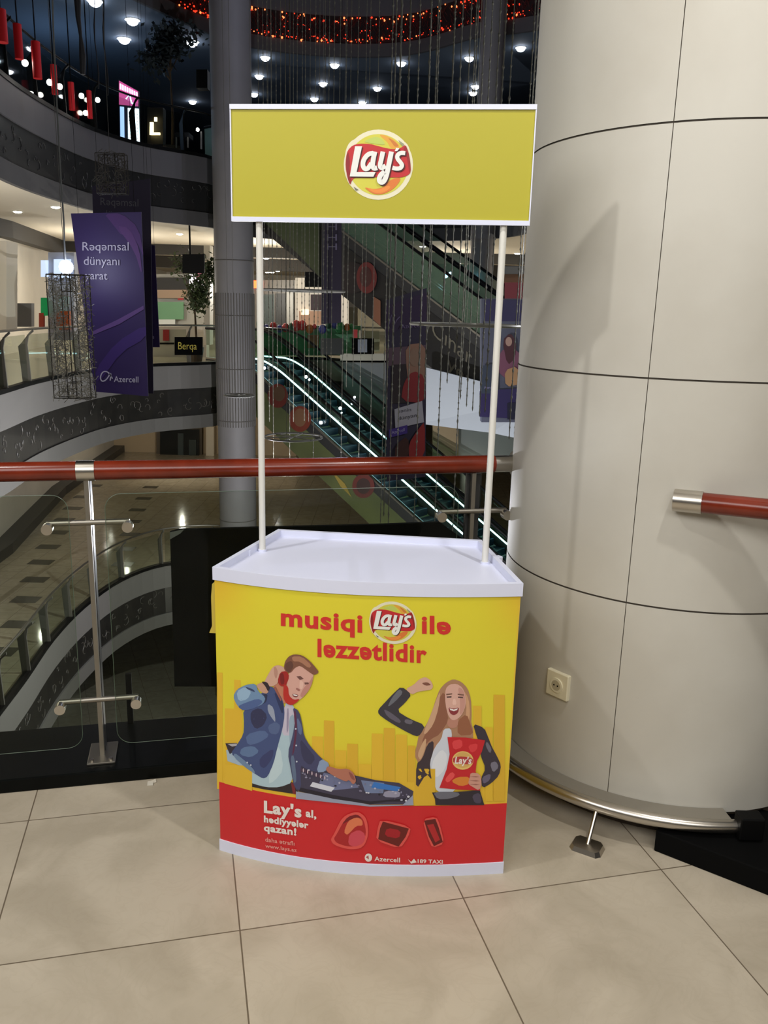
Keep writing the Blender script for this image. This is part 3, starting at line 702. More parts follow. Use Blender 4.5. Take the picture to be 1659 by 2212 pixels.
P_([(875, 690), (970, 690), (960, 780), (900, 800), (850, 760)], (186, 132, 112))
P_([(840, 400), (880, 358), (950, 350), (1010, 390), (1037, 470), (1042, 560), (1012, 645), (965, 700), (912, 718), (872, 682), (846, 600), (834, 500)], (216, 170, 154))
P_([(960, 380), (1015, 410), (1035, 500), (1030, 600), (980, 680), (985, 520)], (200, 148, 134))
P_([(845, 452), (905, 446), (905, 458), (848, 466)], (120, 84, 70), 0)
P_([(960, 450), (1022, 458), (1020, 470), (960, 462)], (120, 84, 70), 0)
P_([(850, 478), (900, 474), (898, 490), (852, 492)], (92, 66, 62), 0)
P_([(962, 478), (1014, 482), (1012, 496), (964, 492)], (92, 66, 62), 0)
P_([(915, 500), (940, 500), (950, 560), (905, 560)], (232, 190, 174))
P_([(865, 585), (920, 600), (975, 585), (965, 640), (922, 668), (882, 645)], (140, 54, 58))
P_([(878, 594), (922, 608), (962, 594), (955, 612), (922, 624), (886, 612)], (236, 228, 222), 0)
P_([(1110, 745), (1225, 790), (1262, 880), (1300, 980), (1345, 1060), (1392, 1160), (1372, 1262), (1295, 1340), (1205, 1392), (1190, 1290), (1240, 1195), (1185, 1060), (1185, 960), (1150, 880)], (58, 50, 60))
P_([(1250, 920), (1300, 1000), (1280, 1050), (1235, 960)], (110, 106, 118))
P_([(1280, 1140), (1340, 1120), (1370, 1180), (1310, 1240)], (120, 116, 130))
P_([(1200, 1280), (1290, 1240), (1280, 1310), (1215, 1350)], (104, 96, 118))
P_([(705, 1432), (960, 1425), (1180, 1408), (1225, 1558), (740, 1558), (735, 1500)], (46, 40, 48), 0)
P_([(712, 1425), (960, 1425), (985, 1460), (880, 1495), (760, 1500)], (108, 108, 118))
P_([(1100, 1460), (1180, 1430), (1200, 1540), (1130, 1540)], (78, 70, 88))
pr.build('printed_woman', front)
pr = Print(panel_hit, 18, .00005, .0030)
P_([(858, 880), (1040, 885), (1232, 912), (1200, 1025), (1150, 1120), (1138, 1220), (1185, 1412), (960, 1402), (778, 1385), (850, 1200), (880, 1050)], (196, 34, 42), 0)
P_([(900, 920), (1000, 900), (1010, 980), (920, 1010)], (220, 66, 70))
P_([(1060, 960), (1160, 940), (1150, 1010), (1090, 1040)], (216, 60, 64))
P_([(830, 1300), (900, 1220), (940, 1260), (860, 1340)], (226, 80, 80))
P_([(890, 1320), (960, 1275), (1080, 1275), (1080, 1345), (990, 1372)], (216, 130, 50))
pr.ell((1010, 1112), 105, 92, (226, 190, 110), T=M); pr.ell((1010, 1108), 90, 78, (214, 170, 96), T=M)
P_([(912, 1080), (1010, 1070), (1115, 1090), (1105, 1150), (1000, 1150), (915, 1140)], (180, 60, 60))
pr.text("Lay's", (780+928/4.608, 1400+1142/4.608), (780+1098/4.608, 1400+1146/4.608), 15, (232, 222, 214), .03, .2)
P_([(1088, 1232), (1180, 1242), (1200, 1340), (1172, 1412), (1110, 1376), (1062, 1345), (1078, 1285)], (204, 150, 132))
for y in (1272, 1312, 1348): P_([(1070, y), (1140, y-4), (1180, y+4), (1140, y+8)], (156, 100, 88), 0)
pr.build('printed_snack_bag', front)
# red band lettering and gifts
pr = Print(panel_hit, 18, .00005, .0030)
WT = (232, 222, 214)
pr.text("Lay's", (571, 1753), (652, 1764), 25, WT, .042)
pr.text('al,', (661, 1762), (684, 1766), 16, WT, .042)
pr.text('hədiyyələr', (571, 1774), (667, 1788), 14, WT, .042)
pr.text('qazan!', (571, 1793), (641, 1803), 15, WT, .042)
pr.text('daha ətraflı', (574, 1816), (637, 1825), 9, (226, 150, 140), .02)
pr.text('www.lays.az', (574, 1829), (642, 1839), 8, (226, 150, 140), .02)
pr.ell((796, 1851), 8, 9, WT, n=14); pr.poly([(790, 1850), (796, 1846), (797, 1855)], (180, 90, 90))
pr.text('Azercell', (809, 1858), (864, 1861), 10, WT, .015)
pr.text('189 TAXI', (902, 1862), (956, 1864), 8, WT, .03)
pr.poly([(881, 1854), (888, 1860), (894, 1853), (900, 1861), (888, 1864)], WT)
GL = (222, 84, 76)
pr.poly([(722, 1800), (740, 1762), (772, 1750), (792, 1764), (797, 1800), (785, 1830), (755, 1834), (722, 1824), (714, 1812)], GL, 2)
pr.poly([(728, 1800), (745, 1768), (770, 1756), (786, 1768), (792, 1800), (780, 1824), (755, 1828), (728, 1820), (721, 1810)], (172, 34, 36), 2)
pr.poly([(743, 1796), (752, 1772), (770, 1762), (783, 1770), (784, 1782), (770, 1782), (757, 1796), (750, 1802)], (222, 120, 80), 1)
pr.poly([(755, 1800), (775, 1790), (790, 1800), (786, 1820), (766, 1828), (752, 1822)], (206, 72, 86), 1)
pr.poly([(738, 1780), (752, 1762), (772, 1757), (782, 1766), (768, 1764), (752, 1772)], (120, 24, 28), 1)
pr.poly([(822, 1768), (888, 1784), (882, 1806), (864, 1832), (812, 1814), (816, 1786)], GL, 1)
pr.poly([(827, 1773), (883, 1788), (876, 1806), (861, 1827), (817, 1811), (821, 1788)], (104, 26, 20), 0)
pr.poly([(836, 1786), (866, 1792), (862, 1810), (830, 1804)], (164, 24, 34), 1)
pr.poly([(912, 1768), (942, 1762), (950, 1780), (960, 1820), (934, 1830), (924, 1810)], GL, 1)
pr.poly([(916, 1771), (940, 1767), (947, 1785), (956, 1817), (937, 1826), (926, 1805)], (100, 24, 22), 0)
pr.poly([(922, 1780), (936, 1778), (950, 1812), (940, 1818)], (178, 36, 40), 0)
pr.build('promotion_lettering', front)
# loose flap of the side print
g = G(); fl = [at(x, y, 2.142) for x, y in [(465, 1256), (458, 1262), (456, 1290), (458, 1352), (452, 1367), (470, 1368), (472, 1290)]]
g.prism(fl, (0, .004, 0), mat('flap_yellow', (196, 174, 70), .5)); g.build('print_flap', st)
# litter
g = G(); p = onz(318, 1698, .001)
g.obox(p, (.018, .004, 0), (-.004, .02, .004), (0, 0, .0015), mat('paper_scrap', (206, 200, 186), .8)); g.obox(p+np.array([.01, .012, 0]), (.014, .012, 0), (-.005, .008, .006), (0, 0, .0012), mat('paper_scrap', (206, 200, 186), .8))
g.build('paper_scrap', label='tiny white paper scrap on the floor tiles near the black kerb', cat='litter')

# ================================================================== ATRIUM
E0 = [(-6.2, 10.5), (-6.5, 12.5), (-6.7, 14.5), (-6.95, 16.5), (-7.0, 18.5), (-6.85, 20.5), (-6.2, 22.2), (-4.95, 23.6), (-4.7, 24.8), (-4.0, 26.8), (-2.2, 27.2), (-1.2, 26.5), (.3, 26.45), (2.2, 25.7), (3.3, 24.1), (3.5, 22.5), (3.6, 21), (4.3, 19.8), (6, 18.5), (9, 16)]
E1 = [(-6.2, 10.5), (-6.5, 12.5), (-6.7, 14.5), (-6.95, 16.5), (-7.0, 18.5), (-6.75, 20.5), (-6.0, 21.9), (-4.5, 22.4), (-2.5, 21.4), (-.5, 19.4), (1.2, 17.4), (3, 15.4), (5.5, 13), (9, 11)]
E2 = [(-8.4, 12), (-8.2, 17), (-7.4, 21.5), (-5.95, 24.7), (-5.33, 25.8), (-4.44, 27.0), (-2.87, 27.65), (-1.06, 27.8), (.6, 27.3), (2.28, 25.6), (3.3, 25.2), (5, 24), (7.5, 21), (9, 17)]
W0 = [(-10, 10.5), (-10.3, 12.5), (-10.5, 15), (-10.8, 19), (-11, 22.6), (-12.4, 30.3), (-14.5, 56), (-9, 57), (-5, 57), (-1, 57), (3, 57), (8, 56), (13, 46), (16, 34), (17, 24), (17, 11)]
def dense(c, k=4):                      # Catmull-Rom
    out = []; n = len(c)
    for i in range(n-1):
        p0, p1, p2, p3 = [np.array(c[max(0, min(n-1, j))], float) for j in (i-1, i, i+1, i+2)]
        for s in range(k):
            t = s/k; out.append(.5*((2*p1)+(-p0+p2)*t+(2*p0-5*p1+4*p2-p3)*t*t+(-p0+3*p1-3*p2+p3)*t**3))
    out.append(np.array(c[-1], float)); return out
D0, D1, D2 = dense(E0), dense(E1), dense(E2)
def offs(c, d):                         # offset away from the void
    out = []
    for i in range(len(c)):
        t = c[min(i+1, len(c)-1)]-c[max(i-1, 0)]; t /= np.linalg.norm(t); out.append(c[i]+np.array([-t[1], t[0]])*d)
    return out
def band(g, c, z0, z1, d0, d1, m):
    a, b = offs(c, d0), offs(c, d1); n = len(c); vs = []
    for i in range(n): vs += [(a[i][0], a[i][1], z0), (a[i][0], a[i][1], z1), (b[i][0], b[i][1], z1), (b[i][0], b[i][1], z0)]
    fs = [(0, 1, 2, 3), tuple(4*(n-1)+k for k in (3, 2, 1, 0))]
    for i in range(n-1):
        for k in range(4): l = (k+1) % 4; fs.append((4*i+k, 4*i+l, 4*i+4+l, 4*i+4+k))
    g.add(vs, fs, m)
def gallery(g, c, z0, z1, m, inner=0):
    out = [np.array(p) for p in W0]; a = offs(c, inner)
    poly = [(p[0], p[1], z0) for p in a]+[(p[0], p[1], z0) for p in out[::-1]]
    g.prism(poly, (0, 0, z1-z0), m)
tn = 4
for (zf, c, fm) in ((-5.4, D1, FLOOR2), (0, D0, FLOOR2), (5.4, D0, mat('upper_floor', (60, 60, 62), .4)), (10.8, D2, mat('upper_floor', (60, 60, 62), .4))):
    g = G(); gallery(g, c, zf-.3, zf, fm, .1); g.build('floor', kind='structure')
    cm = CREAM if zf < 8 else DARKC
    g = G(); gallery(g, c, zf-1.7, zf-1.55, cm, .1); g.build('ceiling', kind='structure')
    up_ = zf > 1; GP_ = mat('dimmed_upper_fascia', (92, 90, 92), .7) if up_ else GREYP  # upper fascia, band and flecks: dim light put into darker copies
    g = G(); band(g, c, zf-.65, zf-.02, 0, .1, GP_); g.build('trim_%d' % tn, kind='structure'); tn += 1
    g = G(); band(g, c, zf-1.4, zf-.65, .04, .12, (mat('dimmed_upper_band', (28, 27, 27), .5) if up_ else DARKB) if zf < 8 else mat('garland_backing', (26, 14, 14), .8)); g.build('trim_%d' % tn, kind='structure'); tn += 1
    g = G(); band(g, c, zf-1.76, zf-1.4, 0, .1, mat('dimmed_upper_fascia_lower', (80, 78, 78), .7) if up_ else GREYD); g.build('trim_%d' % tn, kind='structure'); tn += 1
    g = G(); band(g, c, zf-.02, zf+.06, -.03, .1, BLK); g.build('trim_%d' % tn, kind='structure'); tn += 1
    if zf < 8:                                  # inlaid curls on the dark band
        g = G(); oc_ = offs(c, .035); rnd = random.Random(int(zf*10)+50)
        for i in range(len(c)-1):
            for k in range(3):
                t = rnd.random(); p = oc_[i]*(1-t)+oc_[i+1]*t; tt = oc_[i+1]-oc_[i]; tt /= np.linalg.norm(tt)
                z = zf-.65-rnd.uniform(.1, .65); r = rnd.uniform(.04, .11); a = rnd.uniform(0, 6)
                g.tube([(p[0]+tt[0]*r*math.cos(a+j*.6), p[1]+tt[1]*r*math.cos(a+j*.6), z+r*math.sin(a+j*.6)) for j in range(7)], .010, FLECK if zf < 1 else mat('dimmed_upper_flecks', (50, 48, 46), .5), 4)
        g.build('trim_%d' % tn, kind='structure'); tn += 1
g = G()
band(g, [np.array(p, float) for p in W0], -5.4, 3.9, 0, .2, WALLC); g.build('wall_far', kind='structure')
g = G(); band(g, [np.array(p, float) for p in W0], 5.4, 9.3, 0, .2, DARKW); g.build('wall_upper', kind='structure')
g = G(); g.box((0, 26, -10.9), (44, 66, .2), floor_mat('ground_floor_tiles', (150, 148, 126), (140, 137, 116), (120, 118, 96), .9, .4, 0, 0, .12, gw=.004)); g.build('floor', kind='structure')
g = G(); g.box((0, 26, 14.2), (44, 66, .2), DARKW); g.build('ceiling', kind='structure')
g = G(); g.prism([at(170, 900, 40), at(640, 900, 40), (at(640, 900, 40)[0], 40, -5.4), (at(170, 900, 40)[0], 40, -5.4)], (0, .3, 0), mat('beige_lower_wall', (190, 170, 138), .6)); g.build('wall_lower', kind='structure')
lamp('POINT', 'lower_back_fill', (-8.5, 34, -3.4), 55, (1, .93, .8), 0)  # unseen fill added to light the beige back wall
# dark bulkhead beams under the lit ceiling
BEAM = mat('dark_bulkhead', (44, 40, 34), .7)
for k, (pts, z0) in enumerate((([(-10.2, 12), (-10.3, 19), (-10.4, 24), (-11.6, 31)], 3.25), ([(-12, 31), (-6, 31.5), (0, 32), (12, 31.5)], 3.35), ([(-12, 38), (-4, 39), (8, 39)], 3.2))):
    g = G(); band(g, [np.array(p, float) for p in pts], z0, 3.7, 0, .35, BEAM); g.build('trim_%d' % tn, kind='structure'); tn += 1
# floor inlays on the level below
g = G(); ink = mat('dark_inlay_tile', (62, 60, 50), .25)
ds = [(-8.2, 17.3), (-8.7, 18.9), (-9.1, 20.4), (-9.55, 21.9), (-9.95, 23.4), (-10.3, 25.0), (-10.7, 26.6), (-11.0, 28.2), (-11.3, 30.0), (-11.6, 32.0)]
for x, y in ds+[(-7.9, 15.8), (-7.7, 14.3)]: g.box((x+.15, y, -5.398), (.62, .45, .006), ink)
for x, y in ds[3:]: g.box((x+2.4, y, -5.398), (.55, .4, .006), ink)
g.build('floor', kind='structure')
g = G(); band(g, [np.array(p, float) for p in W0[:7]], -5.4, -5.1, -.5, 0, DKG); g.build('baseboard_far', kind='structure')

# far railings: one per balcony
def far_rail(c, zf, label, i0=0, spacing=1.45, hand=STEELD, pm=None):
    pm = pm or mat('railing_post_grey', (96, 94, 86), .5)
    rt_ = thing('balcony_railing', label, 'railing', (c[i0][0], c[i0][1], zf))
    cc = c[i0:]; inn = offs(cc, -.02)
    g = G(); g.tube([(p[0], p[1], zf+1.05) for p in offs(cc, -.05)], .025, hand, 8); g.build('handrail', rt_, smooth=True)
    L = [0]
    for i in range(1, len(cc)): L.append(L[-1]+float(np.linalg.norm(cc[i]-cc[i-1])))
    n = int(L[-1]/spacing); prev = None
    for k in range(n+1):
        s = k*spacing; j = max(0, min(len(cc)-2, int(np.searchsorted(L, s))-1)); t = (s-L[j])/(L[j+1]-L[j]+1e-9); p = inn[j]*(1-t)+inn[j+1]*t
        tt = cc[j+1]-cc[j]; tt /= np.linalg.norm(tt); nn = np.array([-tt[1], tt[0]])
        if True:
            g = G(); prof = [(0, 0), (.03, .75), (-.02, .98), (-.10, 1.05), (-.10, 1.0), (-.04, .95), (.12, .8), (.20, .72), (.16, 0)]
            b = [(p[0]+nn[0]*a, p[1]+nn[1]*a, zf+z) for a, z in prof]; g.prism(b, (tt[0]*.035, tt[1]*.035, 0), pm); g.build('post', rt_)
        if prev is not None:
            a_, b_ = prev+nn*.04, p+nn*.04; d = b_-a_
            g = G(); g.obox((a_[0]+d[0]*.05, a_[1]+d[1]*.05, zf+.08), (d[0]*.9, d[1]*.9, 0), (nn[0]*.012, nn[1]*.012, 0), (0, 0, .86), GLASSF); g.build('glass_panel', rt_)
        prev = p
    return rt_
far_rail(D0[:30], 0, 'curved glass railing on the lit floor across the atrium, left of the escalators')
far_rail(D0[45:57], 0, 'curved glass railing on the lit floor across the atrium, right of the lower escalators')
far_rail(D1[:37], -5.4, 'curved glass railing one floor down, seen through the near glass')
far_rail(D0[:30], 5.4, 'dim curved glass railing on the dark upper floor across the atrium', hand=BLK, pm=BLK)

# garland of red lamps on the top fascia
gt = thing('light_garland', 'band of red and orange fairy lights along the topmost curved balcony front', 'lights', (D2[8][0], D2[8][1], 9.4))
RL = mat('red_fairy_light', (255, 60, 34), .5, emit=.8); OL = mat('orange_fairy_light', (255, 120, 66), .5, emit=1.5); WR = mat('garland_wire', (96, 34, 30), .6)
g = G(); g2 = G(); rnd = random.Random(5); oo = offs(D2, .0)
for i in range(6, len(D2)-8):
    a, b = oo[i], oo[i+1]
    for k in range(15):
        t = rnd.random(); p = a*(1-t)+b*t; top = rnd.random() < .4
        z = rnd.uniform(9.93, 10.12) if top else rnd.uniform(9.42, 10.1)
        if rnd.random() < .35: z = rnd.uniform(9.4, 9.55)
        r = rnd.uniform(.014, .034) if top else rnd.uniform(.009, .022)
        g2.ball((p[0], p[1]-.03, z), r, OL if (top and rnd.random() < .6) else RL, 5, 3)
    for k in range(22):
        t = rnd.random(); p = a*(1-t)+b*t; z = rnd.uniform(9.4, 9.95); g.tube([(p[0]+rnd.uniform(-.1, .1), p[1]-.02, z), (p[0], p[1]-.03, z+.1), (p[0]+rnd.uniform(-.1, .1), p[1]-.02, z+.2)], .006, WR, 4)
g.build('wire_mesh', gt)['kind'] = 'stuff'; g2.build('fairy_lights', gt)['kind'] = 'stuff'

# far columns
FC = mat('far_column_stone', (122, 119, 118), .6, var=.1, vscale=1.5); FJ = mat('far_column_joint', (96, 92, 86), .7)
def far_col(Y, xl_, xr_, z0, z1, label, flute=True):
    c = (at(xl_, 700, Y)+at(xr_, 700, Y))/2; r = float(np.linalg.norm(at(xr_, 700, Y)-at(xl_, 700, Y)))/2; c[1] += r
    t = thing('column', label, 'column', (c[0], c[1], z0))
    g = G(); g.tube([(c[0], c[1], z0), (c[0], c[1], z1)], r, FC, 36); g.build('shaft', t, smooth=True)
    if flute:
        g = G()
        for z in np.arange(z0, 3.5, 1.35): g.tube([(c[0]+(r+.004)*math.cos(a), c[1]+(r+.004)*math.sin(a), z) for a in np.linspace(0, 2*math.pi, 36)], .012, FJ, 4)
        g.build('joint', t)
        g = G()
        for k in range(44):
            a = 2*math.pi*k/44; g.tube([(c[0]+(r+.006)*math.cos(a), c[1]+(r+.006)*math.sin(a), -1.5), (c[0]+(r+.006)*math.cos(a), c[1]+(r+.006)*math.sin(a), 1.9)], .012, FJ, 4)
        g.build('fluting', t)
    else:
        g = G(); g.tube([(c[0], c[1], 3.6), (c[0], c[1], 3.75)], r+.03, FC, 36); g.build('collar', t)
    return t
far_col(21.6, 458, 542, -10.8, 14, 'tall grey column rising through all floors left of the header sign')
far_col(24.5, 1012, 1062, -5.4, 14, 'slimmer grey column partly hidden behind the right end of the header sign', False)

# ================================================================== ESCALATORS
LED = mat('escalator_led', (190, 232, 250), .4, emit=5); LEDD = mat('escalator_led_dim', (150, 180, 200), .4, emit=.45)
STEP = mat('escalator_step', (22, 42, 56), .35, .3); STEPE = mat('escalator_step_edge', (58, 92, 112), .4)
def escalator(P0, th, wid, drop, label, clad, led=True, cladh=1.0, glassm=GLASSG, ledm=None, near_clad=True):
    """P0 near top edge of the near skirt; runs down to the right and towards the viewer"""
    u = np.array([math.cos(th), -math.sin(th), 0]); wv = np.array([math.sin(th), math.cos(th), 0]); L = drop/math.tan(math.radians(30))
    P0 = np.array(P0, float); t = thing('escalator', label, 'escalator', P0)
    dn = u*L+np.array([0, 0, -drop]); fl = u*1.6
    line = lambda o, z: [P0+o*wv-fl+np.array([0, 0, z]), P0+o*wv+np.array([0, 0, z]), P0+o*wv+dn+np.array([0, 0, z]), P0+o*wv+dn+fl+np.array([0, 0, z])]
    # rounded nose into the landing
    def rl(o, z, k=8):
        a, b, c, d = line(o, z); out = [a]
        for i in range(k+1):
            s = i/k; q0 = b-fl*.35; q2 = b+dn*.09; out.append(q0*(1-s)**2+b*2*s*(1-s)+q2*s*s)
        out.append(c); out.append(d); return out
    # steps
    g = G(); n = int(drop/.2)
    pts = [P0-fl+np.array([0, 0, -.12])]
    for i in range(n):
        q = P0+dn*(i/n)+np.array([0, 0, -.12]); pts += [q, q+np.array([0, 0, -drop/n])]
    top = [p+wv*.04 for p in pts]; bot = [p+wv*(wid-.04) for p in pts]; m_ = len(pts)
    g.add(top+bot, [(i, i+1, m_+i+1, m_+i) for i in range(m_-1)], STEP)
    for i in range(n):
        q = P0+dn*(i/n)+np.array([0, 0, -.118]); g.obox(q+wv*.06-u*.03, u*.03, wv*(wid-.12), (0, 0, .006), STEPE)
    g.build('steps', t)
    for o in (-.09, wid):                    # balustrade decks and skirts
        g = G(); a = rl(o, -.02)
        for i in range(len(a)-1):
            d = a[i+1]-a[i]; g.obox(a[i], d, wv*.09, (0, 0, .05), STEELD)
            g.obox(a[i]-np.array([0, 0, .35]), d, wv*.09, (0, 0, .35), DKG)
        g.build('balustrade_deck', t)
        g = G(); a = rl(o+.045, .03)
        g.prism(a+[q+np.array([0, 0, .82]) for q in a[::-1]], wv*.012, glassm)
        g.build('glass_balustrade', t)
        g = G(); a = rl(o+.045, .88); g.tube(a, .04, BLK, 8); g.build('handrail', t, smooth=True)
    if led:
        g = G(); g.tube([p-wv*.02 for p in rl(wid, .02)], .022, ledm or LED, 6); g.build('light_strip', t)
        g = G(); g.tube([p+wv*.02 for p in rl(0, .02)], .012, LEDD, 6); g.build('light_strip', t)
    # truss with cladding
    g = G(); a = line(-.1, -.3); b = line(-.1, -.3-cladh)
    g.prism([a[0], a[1], a[2], a[3], b[3], b[2], b[1], b[0]], wv*(wid+.2), clad); tr_ = g.build('truss', t)
    return t, tr_, (P0, u, wv, dn)
CLA = mat('olive_cladding', (92, 98, 58), .5, rgb2=(78, 84, 52), vscale=.8)
CLB = mat('black_cladding', (22, 20, 20), .5)
GREYC = mat('grey_cladding', (110, 108, 104), .6)
thA = math.radians(37); uA = np.array([math.cos(thA), -math.sin(thA), 0]); wA = np.array([math.sin(thA), math.cos(thA), 0])
PA = np.array([-3.557, 25.148, .05])
A1, trA, fa = escalator(PA-wA*.95, thA, .93, 5.45, 'lower escalator with glowing white edge strip, nearest of the pair', CLA, cladh=.95)
A2, trA2, _ = escalator(PA+wA*.25, thA, .9, 5.45, 'lower escalator with glowing edge strip, farther of the pair by the grey wall', GREYC, cladh=.95)
thB = math.radians(38); uB = np.array([math.cos(thB), -math.sin(thB), 0]); wB = np.array([math.sin(thB), math.cos(thB), 0])
Lp = 5.4/math.tan(math.radians(30)); PB = np.array([2.918, 20.5, .55])-uB*Lp+np.array([0, 0, 5.4])
B1, trB, fb = escalator(PB, thB, .95, 5.4, 'upper escalator with black lettered side, hanging below the header sign', CLB, cladh=1.35, led=False, glassm=mat('green_balustrade_glass', (120, 146, 118)))
B2, trB2, _ = escalator(PB+wB*1.25, thB, .95, 5.4, 'upper escalator with green glass sides, behind the black lettered one', GREYC, cladh=1.2, led=False, glassm=GLASSB)
# adverts printed on the truss sides
def side_hit(f, inset):
    P0_, u_, w_, dn_ = f; return plane_hit(P0_-w_*(.1+inset), w_)
hA = side_hit(fa, .0); hB = side_hit(fb, 0)
pr = Print(hA, 400, .006, .01)
pr.ell((600, 855), 22, 26, (96, 36, 28)); pr.ell((603, 850), 13, 17, (84, 62, 44)); pr.build('printed_face', trA); pr = Print(hA, 400, .006, .01)
pr.ell((648, 905), 24, 28, (112, 48, 34)); pr.ell((648, 902), 14, 20, (116, 82, 58)); pr.build('printed_face', trA); pr = Print(hA, 400, .006, .01); pr.ell((785, 1050), 24, 26, (96, 46, 40)); pr.ell((785, 1050), 15, 17, (60, 44, 40)); pr.build('printed_face', trA); pr = Print(hA, 400, .006, .01)
pr.poly([(715, 1015), (745, 1045), (760, 1075), (735, 1050)], (150, 130, 60))
pr.build('printed_patch', trA)
pr = Print(hB, 400, .006, .01)
pr.poly([(560, 470), (690, 470), (690, 598), (640, 545)], (66, 76, 42)); pr.ell((760, 600), 34, 34, (34, 24, 24)); pr.ell((792, 600), 22, 34, (104, 36, 32)); pr.ell((790, 598), 13, 22, (70, 34, 30))
pr.poly([(806, 640), (822, 650), (822, 705), (806, 690)], (130, 84, 60))
TX = (112, 106, 88)
pr.build('printed_picture', trB)
pr = Print(hB, 400, .006, .01); pr.text('Cınar', (932, 722), (1018, 790), 34, TX, .0, vert=(.1, -1)); pr.build('printed_word', trB)
pr = Print(hB, 400, .006, .01); pr.text('yer', (965, 796), (1018, 842), 34, TX, .0, vert=(.1, -1)); pr.build('printed_word', trB)
# reflected glints on skirt and decks, made as small glowing balls, not lamps
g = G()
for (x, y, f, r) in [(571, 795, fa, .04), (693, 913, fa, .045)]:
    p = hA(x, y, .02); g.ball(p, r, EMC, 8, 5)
g.build('skirt_glint', A1)
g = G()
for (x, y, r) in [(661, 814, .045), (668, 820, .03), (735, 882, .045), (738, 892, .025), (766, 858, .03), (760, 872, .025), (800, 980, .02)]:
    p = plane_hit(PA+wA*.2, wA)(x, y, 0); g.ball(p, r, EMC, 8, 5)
g.build('deck_glint', A2)  # glowing balls for highlights reflected on the deck
g = G(); p = at(963, 596, 23.5); g.ball(p, .06, mat('blue_white_glow', (150, 225, 255), .5, emit=14), 10, 6); g.ball(p+np.array([.12, 0, .06]), .05, mat('blue_white_glow', (150, 225, 255)), 8, 5)
g.build('comb_light', B2)

# ================================================================== HANGING THINGS
ORD25 = 'first second third fourth fifth sixth seventh eighth ninth tenth eleventh twelfth thirteenth fourteenth fifteenth sixteenth seventeenth eighteenth nineteenth twentieth twenty-first twenty-second twenty-third twenty-fourth twenty-fifth'.split()
CRY = mat('crystal_bead', (128, 126, 114), .6, spec=.2)
def strand(n, r, seed, L):
    g = G(); rnd = random.Random(seed); z = 0.0; sw = 0
    g.tube([(0, 0, 0), (0, 0, -L)], r*.45, CRY, 4)
    while z > -L:
        s = rnd.uniform(.05, .12); rr = r*rnd.uniform(.7, 1.15); g.add([(rr, 0, z), (0, rr, z), (-rr, 0, z), (0, -rr, z), (0, 0, z+s*.5), (0, 0, z-s*.5)], [(0, 1, 4), (1, 2, 4), (2, 3, 4), (3, 0, 4), (1, 0, 5), (2, 1, 5), (3, 2, 5), (0, 3, 5)], CRY); z -= s*rnd.uniform(1, 1.5)
    return g
thin = [strand(0, .010, k, 11.2) for k in range(2)]; thick = [strand(0, .0135, k+9, 9.6) for k in range(3)]
def meshobj(g, name):
    o = g.build(name); return o
base_objs = {}
ztopS = 12.4
def place_strand(x, ybot, Y, kind, k, label, group):
    p = at(x, ybot, Y)
    key = (kind, k)
    L = 11.2 if kind == 'thin' else 9.6
    if key not in base_objs:
        o = (thin if kind == 'thin' else thick)[k].build('crystal_strand'); base_objs[key] = o
        me = o.data; shift = -o.location
        o['z_top'] = 0.0
        # origin to the strand's top
        zt_ = max(v.co.z for v in me.vertices)
        for v in me.vertices: v.co.z -= zt_
        del o['z_top']
    else:
        o = base_objs[key].copy(); COL.objects.link(o)
    o.location = (p[0], p[1], p[2]+L)
    tag(o, label, 'hanging decoration', group)
rnd = random.Random(12)
for k_, x in enumerate([566, 574, 583, 591, 600, 608, 617, 625, 632, 641, 650, 658, 667, 675, 684, 698, 706, 715, 727, 738, 749, 762, 775, 788, 800]):
    place_strand(x+rnd.uniform(-2, 2), rnd.choice([705, 760, 830, 905, 945, 1010]), rnd.uniform(13.5, 16.5), 'thin', rnd.randrange(2), 'thin bead strand, %s from the left in the cluster beside the left pole' % ORD25[k_], 'thin bead strands on the left of the cluster')
for k_, (x, yb) in enumerate([(822, 1120), (829, 1105), (838, 1160), (848, 735), (856, 1060), (866, 745), (881, 870), (893, 1165), (903, 850), (917, 850), (926, 700), (938, 1150), (952, 780), (966, 820), (978, 1140), (984, 790), (995, 850), (1008, 870), (1021, 880), (1036, 890), (1048, 880), (1062, 900), (1100, 940), (1112, 930), (1125, 640)]):
    place_strand(x, yb, rnd.uniform(9.2, 12.2), 'thick', rnd.randrange(3), 'thick crystal strand, %s from the left in the cluster towards the right pole' % ORD25[k_], 'thick crystal strands on the right of the cluster')
def hoop(px, py, rx, Y, label, spokes=True, tube=.014, m=None):
    c = at(px, py, Y); r = rx*Y/FPX; t = thing('hanging_hoop', label, 'hanging decoration', c)
    m = m or mat('hoop_metal', (128, 126, 118), .6)
    g = G(); g.tube([c+np.array([r*math.cos(a), r*math.sin(a), 0]) for a in np.linspace(0, 2*math.pi, 40)[:-1]], tube, m, 8, closed=True); g.build('rim', t, smooth=True)
    if spokes:
        for k in range(3):
            a = math.pi*k/3+.3; d = np.array([math.cos(a), math.sin(a), 0])*r; g = G(); g.tube([c-d, c+d], tube*.7, m, 6); g.build('spoke', t)
    for k in range(3):
        a = 2*math.pi*k/3+.4; q = c+np.array([r*math.cos(a), r*math.sin(a), 0]); g = G(); g.tube([q, (q[0], q[1], 13.9)], .003, m, 4); g.build('wire', t)
hoop(634, 944, 62, 12.5, 'wide grey metal hoop with spokes in front of the lower escalator')
hoop(517, 854, 32, 13.5, 'small grey metal hoop just left of the stand\'s left pole')
hoop(1012, 702, 122, 10.2, 'wide pale hoop seen edge-on at eye level near the right pole', tube=.018, m=mat('pale_hoop', (188, 184, 168), .4))
hoop(650, 628, 92, 14.5, 'wide grey hoop seen edge-on among the thin bead strands')

